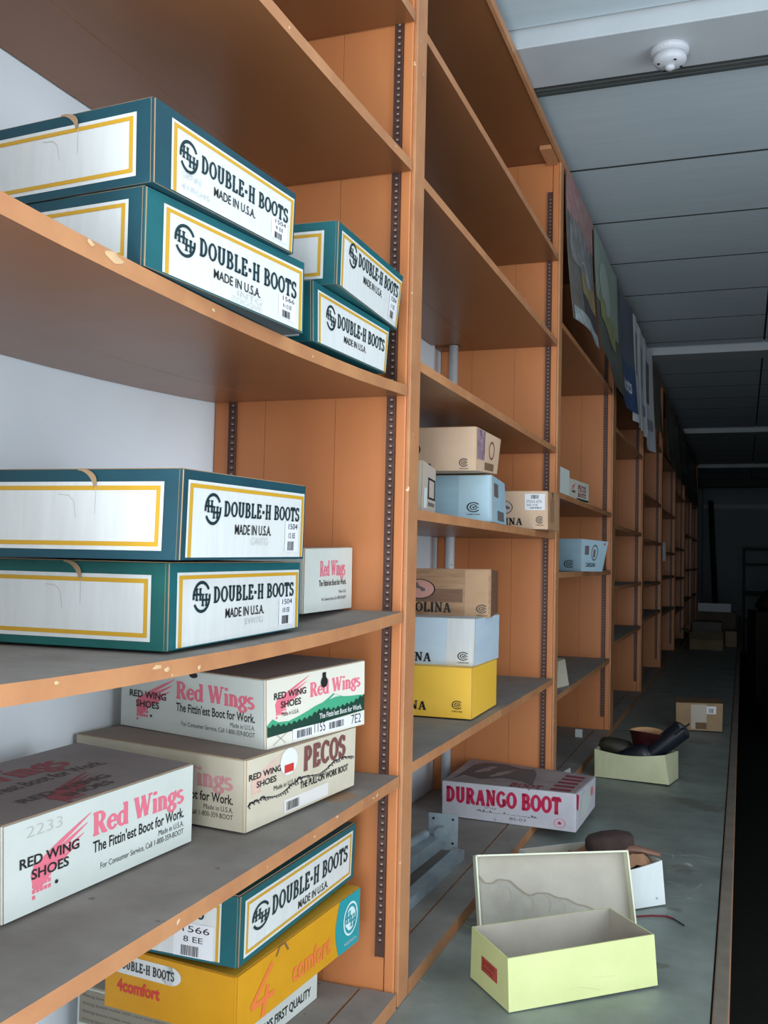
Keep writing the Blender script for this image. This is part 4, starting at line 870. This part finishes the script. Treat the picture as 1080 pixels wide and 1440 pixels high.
# ============================================================ FOOTWEAR
def ring(c,ax,ay,rx,ry,n=18,e=1.0):
    c=Vector(c); return [c+Vector(ax)*rx*math.copysign(abs(math.cos(2*math.pi*k/n))**e,math.cos(2*math.pi*k/n))+Vector(ay)*ry*math.copysign(abs(math.sin(2*math.pi*k/n))**e,math.sin(2*math.pi*k/n)) for k in range(n)]
def boot(name,label,heel,toe_dir,shaft_dir,length,shaft_len,r0_,r1_,outer,inner,group,up=Vector((0,0,1)),tilt_open=None):
    """pull-on boot: foot lofted from heel to toe, shaft lofted from ankle to a thick open top"""
    heel=Vector(heel); td=Vector(toe_dir).normalized(); sd=Vector(shaft_dir).normalized()
    side=td.cross(up).normalized(); upv=side.cross(td).normalized()
    root=thing(name,heel,label,'boot',group)
    mb=MB(); rings=[]
    for t,w,h in ((0,.022,.030),(.06,.030,.044),(.2,.034,.052),(.38,.034,.050),(.55,.038,.040),(.72,.044,.030),(.86,.042,.024),(.95,.030,.018),(1,.010,.010)):
        rings.append(ring(heel+td*length*t+upv*(h+.012),side,upv,w,h,18,.85))
    mb.loft(rings); fo=link('vamp',mb,outer,root,smooth=True)
    mb=MB(); pts=[]
    for t,w in ((0,.028),(.08,.034),(.25,.034),(.45,.031),(.6,.038),(.75,.046),(.9,.042),(1.0,.022)): pts.append((t,w))
    outl=[heel+td*length*t+side*w for t,w in pts]+[heel+td*length*t-side*w for t,w in reversed(pts)]
    mb.loft([outl,[p+upv*.012 for p in outl]]); link('sole',mb,BLACKL,root)
    mb=MB(); hp=[heel+td*length*t+side*s_ for t,s_ in ((0,.024),(.06,.031),(.22,.031),(.22,-.031),(.06,-.031),(0,-.024))]
    mb.loft([[p-upv*.018 for p in hp],hp]); link('heel',mb,BLACKL,root)
    a0=heel+td*length*.20+upv*.055
    mb=MB(); rings=[]; n=20; ax=side; ay=sd.cross(side).normalized()
    K=7
    for i in range(K+1):
        t=i/K; rr_=r0_+(r1_-r0_)*t; rings.append(ring(a0+sd*shaft_len*t,ax,ay,rr_*.82,rr_,n))
    top=a0+sd*shaft_len; dipv=sd
    # scalloped rim
    rings[-1]=[p+sd*.005*math.cos(4*math.pi*k/n) for k,p in enumerate(rings[-1])]
    mb.loft(rings,caps=(True,False)); link('shaft',mb,outer,root,smooth=True)
    mb=MB(); inn=[]
    for i in (K,K-1,K-2,K-4,1):
        inn.append([a0+sd*shaft_len*(i/K)+(p-(a0+sd*shaft_len*(i/K)))*.93 for p in rings[i]])
    mb.loft([rings[-1]]+inn,caps=(False,True)); link('lining',mb,inner,root,smooth=True)
    mb=MB()
    for sg in ((1,-1) if r1_<.06 else ()):
        b=top+ax*sg*r1_*.80
        mb.tube([b-sd*.03,b+sd*.012+ax*sg*.004,b+sd*.024-ax*sg*.002,b+sd*.006-ax*sg*.006,b-sd*.03-ax*sg*.006],.0035,6)
    if mb.v: link('pull_strap',mb,outer,root)
    return root
GBOOT=None
boot('boot','dark burgundy leather boot standing up out of the cream box, tan lining showing',(-.300,4.000,.768),(-.985,.17,0),(.0,-.34,1),.20,.112,.052,.076,BURG,TANL,GBOOT)
boot('boot','navy black leather boot lying in the cream box, shaft leaning out to the right',(-.312,3.935,.768),(-.985,.17,0),(.74,.02,.68),.20,.190,.034,.039,NAVY,BLACKL,GBOOT)
# a third dark shoe toe at the left of the box
root=thing('shoe',(-.51,3.99,.77),'worn olive-black shoe poking over the left end of the cream box','shoe')
mb=MB(); rings=[]
for t,w,h,z in ((0,.02,.02,.80),(.1,.034,.04,.815),(.3,.038,.045,.835),(.55,.036,.036,.85),(.8,.040,.026,.862),(.95,.03,.018,.866),(1,.01,.008,.866)):
    rings.append(ring((-.385-.145*t,3.985+.02*t,z+.002),(0.1,1,0),(.25,0,.97),w,h,16,.85))
mb.loft(rings); link('upper',mb,mat('olive_leather',(58,52,38),.5,var=(36,34,26),scale=14),root,smooth=True)
mb=MB(); o_=[(-.39-.143*t,3.985+.02*t+s*w*.9,.798+.050*t) for t,w,s in ((0,.025,1),(.3,.036,1),(.7,.042,1),(1,.018,1),(1,.018,-1),(.7,.042,-1),(.3,.036,-1),(0,.025,-1))]
mb.loft([[Vector(p) for p in o_],[Vector(p)+Vector((0,0,.01)) for p in o_]]); link('sole',mb,BLACKL,root)

# brown suede shoe, heel up in the white box, with tongue and tissue
root=thing('shoe',(-.36,2.57,.775),'dark brown suede shoe lying heel up in tissue in the white box','shoe')
mb=MB(); rings=[]
S0=Vector((-.395,2.60,.79)); S1=Vector((-.275,2.50,.868)); dv=(S1-S0); 
for t,w,h in ((0,.015,.015),(.08,.034,.03),(.3,.042,.04),(.55,.042,.046),(.8,.046,.048),(.93,.044,.044),(1,.036,.036)):
    rings.append(ring(S0+dv*t+Vector((0,0,.02*math.sin(t*3))),(.65,.75,0),(-.3,.25,.9),w,h,18,.8))
rings=[]
for (p,w,h) in (((-.365,2.525,.872),.012,.012),((-.355,2.530,.868),.030,.024),((-.325,2.545,.866),.036,.034),((-.290,2.560,.868),.036,.036),((-.262,2.572,.868),.032,.032)):
    rings.append(ring(p,(-.4,.9,0),(0,0,1),w,h,18,.5))
mb=MB(); mb.loft(rings); link('heel_counter',mb,SUEDE,root,smooth=True)
mb=MB(); rings=[]
for (p,w,h) in (((-.30,2.555,.845),.030,.020),((-.262,2.55,.868),.022,.012),((-.232,2.548,.868),.014,.007),((-.205,2.555,.862),.014,.006),((-.188,2.562,.858),.010,.005)):
    rings.append(ring(p,(-.1,.95,0),(0,0,1),w,h,14))
mb.loft(rings); link('tongue',mb,BRLEATHER,root,smooth=True)
mb=MB(); mb.loft([ring((-.33,2.49,.80),(.7,.7,0),(0,0,1),.09,.035,16),ring((-.31,2.53,.825),(.7,.7,0),(0,0,1),.085,.035,16),ring((-.30,2.57,.815),(.7,.7,0),(0,0,1),.06,.03,16)]); link('vamp',mb,SUEDE,root,smooth=True)
# crumpled tissue
mb=MB(); rd=random.Random(3); n=16; m_=10; vs=[]
bx=[Vector(BOX['whitebox'][i]) for i in (0,1,2,3)]
for j in range(m_+1):
    for i in range(n+1):
        u_=.05+.9*i/n; v_=.05+.9*j/m_
        p=(bx[0]*(1-u_)+bx[1]*u_)*(1-v_)+(bx[3]*(1-u_)+bx[2]*u_)*v_
        z=.835+.012*rd.random()+.022*(u_>.55)*math.sin(math.pi*min(1,(u_-.5)*2))-.03*(u_<.4)
        if i in (0,n) or j in (0,m_): z-=.02
        vs.append((p.x,p.y,z))
mb.add(vs,[(j*(n+1)+i,j*(n+1)+i+1,(j+1)*(n+1)+i+1,(j+1)*(n+1)+i) for j in range(m_) for i in range(n)])
o=link('tissue_paper',mb,TISSUE,smooth=False); tag(o,'crumpled tan tissue paper filling the open white box','paper')
# dark red lace: out of the box and trailing on the counter
mb=MB(); mb.tube([(-.262,2.451,.862),(-.252,2.437,.852),(-.249,2.428,.83),(-.252,2.420,.80),(-.262,2.412,.765),(-.255,2.41,.7455),(-.236,2.424,.7452),(-.20,2.447,.7452),(-.165,2.458,.7452),(-.150,2.448,.7452)],.0022,6)
root=tag(link('shoelace',mb,LACE),'dark red shoelace hanging out of the white box and trailing on the counter','shoelace')
mb=MB(); mb.tube([(-.150,2.448,.7452),(-.136,2.430,.7452),(-.123,2.412,.7452)],.0018,6); link('lace_tip',mb,BLACKM,root)

# ============================================================ STEEL BRACKETS in the second bay
root=thing('steel_bracket',(-.76,2.3,.772),'grey galvanised steel post with a square end plate lying in the second bay','bracket')
mb=MB(); P0=Vector((-.806,2.61,.785)); ex=Vector((1,.10,0)).normalized()
def pl(a,b,d): return P0+ex*a+Vector((0,0,b))+Vector((-.10,1,0)).normalized()*d
mb.hexa([pl(0,0,0),pl(.082,0,0),pl(.082,0,.004),pl(0,0,.004),pl(0,.098,0),pl(.082,.098,0),pl(.082,.098,.004),pl(0,.098,.004)]); link('end_plate',mb,STEEL,root,bevel=.0015)
for a,b in ((.014,.084),(.068,.084),(.014,.02),(.068,.02)):
    mb=MB(); mb.tube([pl(a,b,-.0008),pl(a,b,.0)],.0035,10); link('bolt_hole',mb,DARK,root)
def channel(mb,p,q,w,h,t=.003):
    p=Vector(p);q=Vector(q); d=(q-p).normalized(); s_=d.cross(Vector((0,0,1))).normalized(); z=Vector((0,0,1))
    def bar(a0,a1,b0,b1):
        mb.hexa([p+s_*a0+z*b0,p+s_*a1+z*b0,q+s_*a1+z*b0,q+s_*a0+z*b0,p+s_*a0+z*b1,p+s_*a1+z*b1,q+s_*a1+z*b1,q+s_*a0+z*b1])
    bar(0,w,h-t,h); bar(0,t,0,h-t); bar(w-t,w,0,h-t)
mb=MB(); channel(mb,(-.765,2.60,.79),(-.80,1.87,.79),.034,.036); link('channel',mb,STEEL,root)
mb=MB(); mb.tube([pl(.04,.05,-.002),pl(.04,.05,-.03)],.018,14); link('collar',mb,STEEL,root)
root=tag(link('steel_bar',(lambda m_:(channel(m_,(-.700,2.60,.772),(-.720,1.86,.772),.030,.026),m_)[1])(MB()),STEEL),'long grey steel channel lying along the front of the bracket in the second bay','bar')
o=link('steel_bar',(lambda m_:(channel(m_,(-.815,2.56,.772),(-.90,1.87,.772),.028,.030),m_)[1])(MB()),STEEL); tag(o,'short pale steel channel lying at the back left of the bracket in the second bay','bar')
o=link('steel_tube',(lambda m_:(m_.tube([(-.80,2.57,.835),(-.90,1.87,.819)],.011,12),m_)[1])(MB()),STEEL); tag(o,'thin steel tube resting on top of the channels in the second bay','tube')

# small white bits on the third bay's bottom board
mb=MB(); mb.box(-.722,-.690,4.60,4.612,.772,.808); tag(link('label_card',mb,WHITE),'tiny white card standing in the third bay behind the boots','card')
mb=MB(); mb.hexa([Vector(p) for p in ((-.72,3.62,.773),(-.60,3.60,.773),(-.60,3.68,.773),(-.72,3.70,.773),(-.72,3.62,.776),(-.60,3.60,.776),(-.60,3.68,.776),(-.72,3.70,.776))])
o=link('paper_slip',mb,WHITE); tag(o,'white folded paper lying behind the crimson-lettered box','paper')
mb=MB(); mb.add([(-.655,3.72,.7765),(-.595,3.70,.7765),(-.597,3.70,.815),(-.655,3.725,.7765),(-.595,3.705,.7765),(-.597,3.705,.815)],[(0,1,2),(5,4,3),(0,3,4,1),(1,4,5,2),(2,5,3,0)]); link('folded_corner',mb,WHITE,o)
# paper tag hanging from a shelf of the sixth upright
mb=MB(); mb.box(-.60,-.592,7.90,7.903,1.60,1.76); o=link('paper_tag',mb,WHITE); 
mb.v=[]; 
tag(o,'small white paper tag hanging from the edge of the dim fifth bay','tag')
o.data.clear_geometry(); o.data.from_pydata([(-.010,0,0),(.010,.05,0),(.008,.05,.145),(-.012,0,.145),(-.010,.004,0),(.010,.054,0),(.008,.054,.145),(-.012,.004,.145)],[],[(0,1,2,3),(7,6,5,4),(0,4,5,1),(1,5,6,2),(2,6,7,3),(3,7,4,0)])
for p in o.data.polygons: p.material_index=0
o.location=(-.575,7.93,1.60)

# ============================================================ POSTERS hanging over the top of the shelving
def sheet(name,y0,y1,z0,z1,x,curl,label,m_,skew=(0,0),group=None,n=16,ph=0):
    """thin sheet hung from the top board, its foot curling towards the room"""
    mb=MB(); vs=[]
    def X(s_,t): return x+curl*(1-t)**2+.014*math.sin(ph+s_*5)*(1-t*.6)+.022*s_*(1-t*.5)
    for side in (0,1):
        for j in range(n+1):
            for i in range(n+1):
                s_=i/n; t=j/n; y=y0+(y1-y0)*s_; zb=z0+skew[0]*(1-s_)+skew[1]*s_
                vs.append((X(s_,t)-.0012*side,y,zb+(z1-zb)*t))
    N1=(n+1)*(n+1); fs=[]
    for j in range(n):
        for i in range(n):
            a=j*(n+1)+i; fs.append((a,a+1,a+n+2,a+n+1)); fs.append((N1+a,N1+a+n+1,N1+a+n+2,N1+a+1))
    e=[i for i in range(n+1)]+[(j+1)*(n+1)-1 for j in range(1,n+1)]+[n*(n+1)+i for i in range(n-1,-1,-1)]+[j*(n+1) for j in range(n-1,0,-1)]
    for a,b in zip(e,e[1:]+e[:1]): fs.append((a,N1+a,N1+b,b))
    mb.add(vs,fs); root=link(name,mb,m_,smooth=False); tag(root,label,'poster',group); root.location=(x,(y0+y1)/2,z0); root.data.transform(Matrix.Translation(-Vector(root.location)+Vector(((min(v[0] for v in vs)+max(v[0] for v in vs))/2,(min(v[1] for v in vs)+max(v[1] for v in vs))/2,min(v[2] for v in vs)))))
    def put(nm,shape,a0,a1,b0,b1,mt,off=.0012):
        m2=MB(); q=[]
        for (u_,v_) in shape[0]:
            s_=a0+u_*(a1-a0); t=b0+v_*(b1-b0); zb=z0+skew[0]*(1-s_)+skew[1]*s_
            q.append((X(s_,t)+off,y0+(y1-y0)*s_,zb+(z1-zb)*t))
        m2.add(q,shape[1]); loc=Vector(root.location)
        link(nm,m2,mt,root)
    return root,put
def dense(shape,k=3):
    return shape
P=[mat('poster_brown',(120,112,104),.35,var=(90,86,82),scale=14),mat('poster_green',(150,164,150),.35,var=(134,150,140),scale=6),mat('poster_slate',(84,96,112),.35,var=(66,76,92),scale=6)]
r_,put=sheet('poster',3.395,3.99,2.405,2.955,-.590,.035,'colourful collage poster with red lettering and a white star burst, nearest hanging sheet',P[0],skew=(.02,.03))
put('red_print',rect(8),.0,1,.74,1,mat('poster_red',(150,84,84),.4,var=(178,150,146),scale=30))
put('grey_figure',rect(8),.06,.9,.42,.74,mat('poster_grey',(150,150,152),.4,var=(96,90,88),scale=22))
put('yellow_patch',rect(6),.30,.98,.26,.44,mat('poster_yellow',(166,146,92),.4,var=(130,112,70),scale=24))
put('star_burst',(lambda s:(s[0],s[1]))(disc(14,.5)),.28,.78,.36,.52,mat('poster_white',(196,198,206),.4,var=(70,76,100),scale=36),.0022)
put('dark_boots',rect(6),.30,.98,.08,.26,mat('poster_dark',(74,66,68),.4,var=(50,46,50),scale=20))
put('white_corner',rect(8),.02,.95,.0,.10,mat('poster_white2',(196,204,206),.4,var=(110,116,120),scale=26),.0022)
r_,put=sheet('poster',4.03,4.86,2.36,2.965,-.588,.03,'pale green and olive poster with a standing figure, second hanging sheet',mat('poster_olive',(92,92,80),.35,var=(76,76,68),scale=6),skew=(.10,.02),ph=1)
put('green_field',rect(8),.0,.92,.42,.99,P[1]); put('yellow_field',rect(8),.10,.80,.30,.52,mat('poster_lime',(158,160,96),.4,var=(134,140,92),scale=10),.002)
put('pale_figure',disc(18),.12,.62,.44,.84,mat('poster_pale',(172,184,172),.4),.0026)
r_,put=sheet('poster',4.90,5.42,2.38,2.955,-.584,.02,'slate blue poster with pale lettering down its foot, third hanging sheet',P[2],skew=(0,.0),ph=2)
put('blue_field',rect(8),.1,1,.0,.42,mat('poster_blue',(74,98,140),.4,var=(58,78,118),scale=20)); put('pale_lettering',sans('boots',.02),.25,.80,.16,.30,SHEETW,.002)
GS='white newsprint sheets hanging over the fourth bay'
for k,(a,b,zz,lb) in enumerate(((5.46,5.78,2.355,'white printed sheet hanging right of the slate blue poster, its foot lowest left'),(5.80,6.16,2.345,'white printed sheet in the middle of three overlapping white sheets'),(6.18,6.60,2.30,'white printed sheet hanging lowest, last of the three white sheets'))):
    r_,put=sheet('poster',a,b,zz,2.955,-.580,.015,lb,SHEETW,group=GS,ph=k)
    put('grey_picture',rect(6),.3,.7,.45,.85,mat('newsprint_grey',(110,112,124),.4,var=(150,152,162),scale=18)); put('small_print',rect(2),.1,.9,.2,.3,mat('newsprint_pale',(170,172,182),.4),.0016)
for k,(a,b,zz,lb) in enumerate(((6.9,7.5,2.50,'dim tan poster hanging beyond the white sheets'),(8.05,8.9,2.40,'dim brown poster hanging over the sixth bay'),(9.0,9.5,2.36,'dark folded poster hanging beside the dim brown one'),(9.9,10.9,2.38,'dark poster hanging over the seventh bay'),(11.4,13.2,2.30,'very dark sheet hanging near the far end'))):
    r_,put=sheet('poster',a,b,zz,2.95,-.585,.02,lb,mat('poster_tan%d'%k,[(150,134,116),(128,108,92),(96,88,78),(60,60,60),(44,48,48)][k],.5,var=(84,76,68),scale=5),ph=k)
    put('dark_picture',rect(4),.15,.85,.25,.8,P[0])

# ============================================================ CEILING FITTING
root=thing('smoke_detector',(-.195,2.745,2.997),'round white fitting on the underside of the near ceiling beam','detector')
def turned(prof,c,n=28,sgn=1):
    mb=MB(); mb.loft([[Vector((c[0]+r*math.cos(2*math.pi*k/n),c[1]+r*math.sin(2*math.pi*k/n),c[2]-z)) for k in range(n)][::-1] for r,z in prof]); return mb
c=(-.195,2.745,2.997)
link('base_ring',turned([(.050,0.0),(.052,.006),(.050,.014),(.044,.018)],c),PLASTIC,root,smooth=False)
link('dome',turned([(.044,.018),(.045,.034),(.040,.042),(.026,.046),(.014,.048)],c),PLASTIC,root,smooth=True)
link('nozzle',turned([(.014,.048),(.013,.056),(.006,.060)],c,16),PLASTIC,root,smooth=True)
mb=MB()
for k in range(4):
    a=k*math.pi/2+.5; mb.tube([(c[0]+.033*math.cos(a),c[1]+.033*math.sin(a),c[2]-.0455),(c[0]+.033*math.cos(a),c[1]+.033*math.sin(a),c[2]-.047)],.004,8)
link('screw',mb,BLACKM,root)

# ============================================================ DIM FAR END
GK='cartons piled at the far end of the counter'
def plain_carton(x0,x1,y0,y1,z0,z1,label,m_,group=None,open_=False,rz=0,name='carton'):
    cx,cy=(x0+x1)/2,(y0+y1)/2; root=thing(name,(cx,cy,z0),label,'carton',group); t=.006
    rot=lambda p:(cx+(p[0]-cx)*math.cos(rz)-(p[1]-cy)*math.sin(rz),cy+(p[0]-cx)*math.sin(rz)+(p[1]-cy)*math.cos(rz),p[2])
    def bx(nm,*a,mm=m_):
        mb=MB(); mb.box(*a); mb.v=[rot(v) for v in mb.v]; return link(nm,mb,mm,root)
    bx('side_wall',x0,x1,y0,y0+t,z0,z1); bx('side_wall',x0,x1,y1-t,y1,z0,z1); bx('end_wall',x0,x0+t,y0+t,y1-t,z0,z1); bx('end_wall',x1-t,x1,y0+t,y1-t,z0,z1); bx('bottom',x0+t,x1-t,y0+t,y1-t,z0+.001,z0+t)
    if open_:
        mb=MB(); mb.hexa([Vector(rot(p)) for p in ((x0,y0-.09,z1-.05),(x1,y0-.09,z1-.05),(x1,y0+.003,z1),(x0,y0+.003,z1),(x0,y0-.092,z1-.045),(x1,y0-.092,z1-.045),(x1,y0,z1+.005),(x0,y0,z1+.005))]); link('flap',mb,m_,root)
        mb=MB(); mb.hexa([Vector(rot(p)) for p in ((x0-.08,y0,z1+.03),(x0,y0,z1),(x0,y1,z1),(x0-.08,y1,z1+.03),(x0-.08,y0,z1+.035),(x0,y0,z1+.005),(x0,y1,z1+.005),(x0-.08,y1,z1+.035))]); link('flap',mb,m_,root)
    else:
        bx('top_flap',x0+t,x1-t,y0+t,cy-.001,z1-t,z1); bx('top_flap',x0+t,x1-t,cy+.001,y1-t,z1-t,z1)
    return root
OLV=mat('olive_kraft',(128,112,82),.8,var=(110,96,70),scale=6)
plain_carton(-.49,-.175,10.2,10.5,ZC+.0005,.90,'olive kraft carton with a sagging open flap at the dim far end of the counter',OLV,GK,True)
plain_carton(-.165,-.055,10.75,11.1,ZC+.0005,.90,'narrow kraft carton right of the olive open carton at the far end',OLV,GK)
plain_carton(-.49,-.20,10.75,11.05,ZC+.0005,.985,'grey-brown carton standing behind the olive open carton',mat('greybrown_carton',(96,90,86),.8),GK)
plain_carton(-.47,-.07,11.3,11.6,ZC+.0005,1.07,'tall dark carton under the thin pale box at the far end',DARKCARD,GK)
plain_carton(-.455,-.115,11.31,11.52,1.071,1.16,'thin pale grey box with a faint print lying on top of the far pile',mat('pale_grey_carton',(170,176,182),.6),GK,rz=-.03)
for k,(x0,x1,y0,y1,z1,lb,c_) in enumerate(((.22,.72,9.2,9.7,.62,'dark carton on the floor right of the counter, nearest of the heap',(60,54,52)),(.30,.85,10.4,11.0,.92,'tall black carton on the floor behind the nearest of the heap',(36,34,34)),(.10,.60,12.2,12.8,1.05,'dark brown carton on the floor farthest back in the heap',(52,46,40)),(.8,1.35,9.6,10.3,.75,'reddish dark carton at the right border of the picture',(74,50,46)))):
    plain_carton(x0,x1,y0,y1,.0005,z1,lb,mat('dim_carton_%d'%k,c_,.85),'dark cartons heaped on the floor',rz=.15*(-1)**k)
# black bag slumped on the tallest heap
mb=MB(); rg=[]
for z,rx,ry in ((.0,.16,.12),(.05,.21,.16),(.14,.20,.15),(.22,.13,.09),(.27,.05,.04)): rg.append(ring((.36,12.5,1.052+z),(1,.1,0),(0,1,0),rx*(1+.1*math.sin(z*30)),ry,16))
mb.loft(rg); tag(link('bag',mb,BLACKM,smooth=True),'slumped black bag on top of the dark heap at the far end','bag')
# low black rack against the far wall
root=thing('metal_rack',(.9,18.6,0),'low black metal rack standing before the far wall','rack')
for x in (.02,1.5):
    for y in (18.4,18.8):
        mb=MB(); mb.box(x-.02,x+.02,y-.02,y+.02,0,1.89); link('post',mb,BLACKM,root)
for z in (1.85,1.58,1.1,.6):
    mb=MB(); mb.box(.04,1.48,18.385,18.415,z,z+.04); link('rail',mb,BLACKM,root)
mb=MB(); mb.box(.04,1.48,18.42,18.78,1.06,1.08); link('rack_shelf',mb,BLACKM,root)
mb=MB(); mb.tube([(-.40,17.8,.012),(-.545,18.55,2.72)],.045,12); tag(link('pole',mb,BLACKM),'black pole leaning near the pilaster at the far wall','pole')
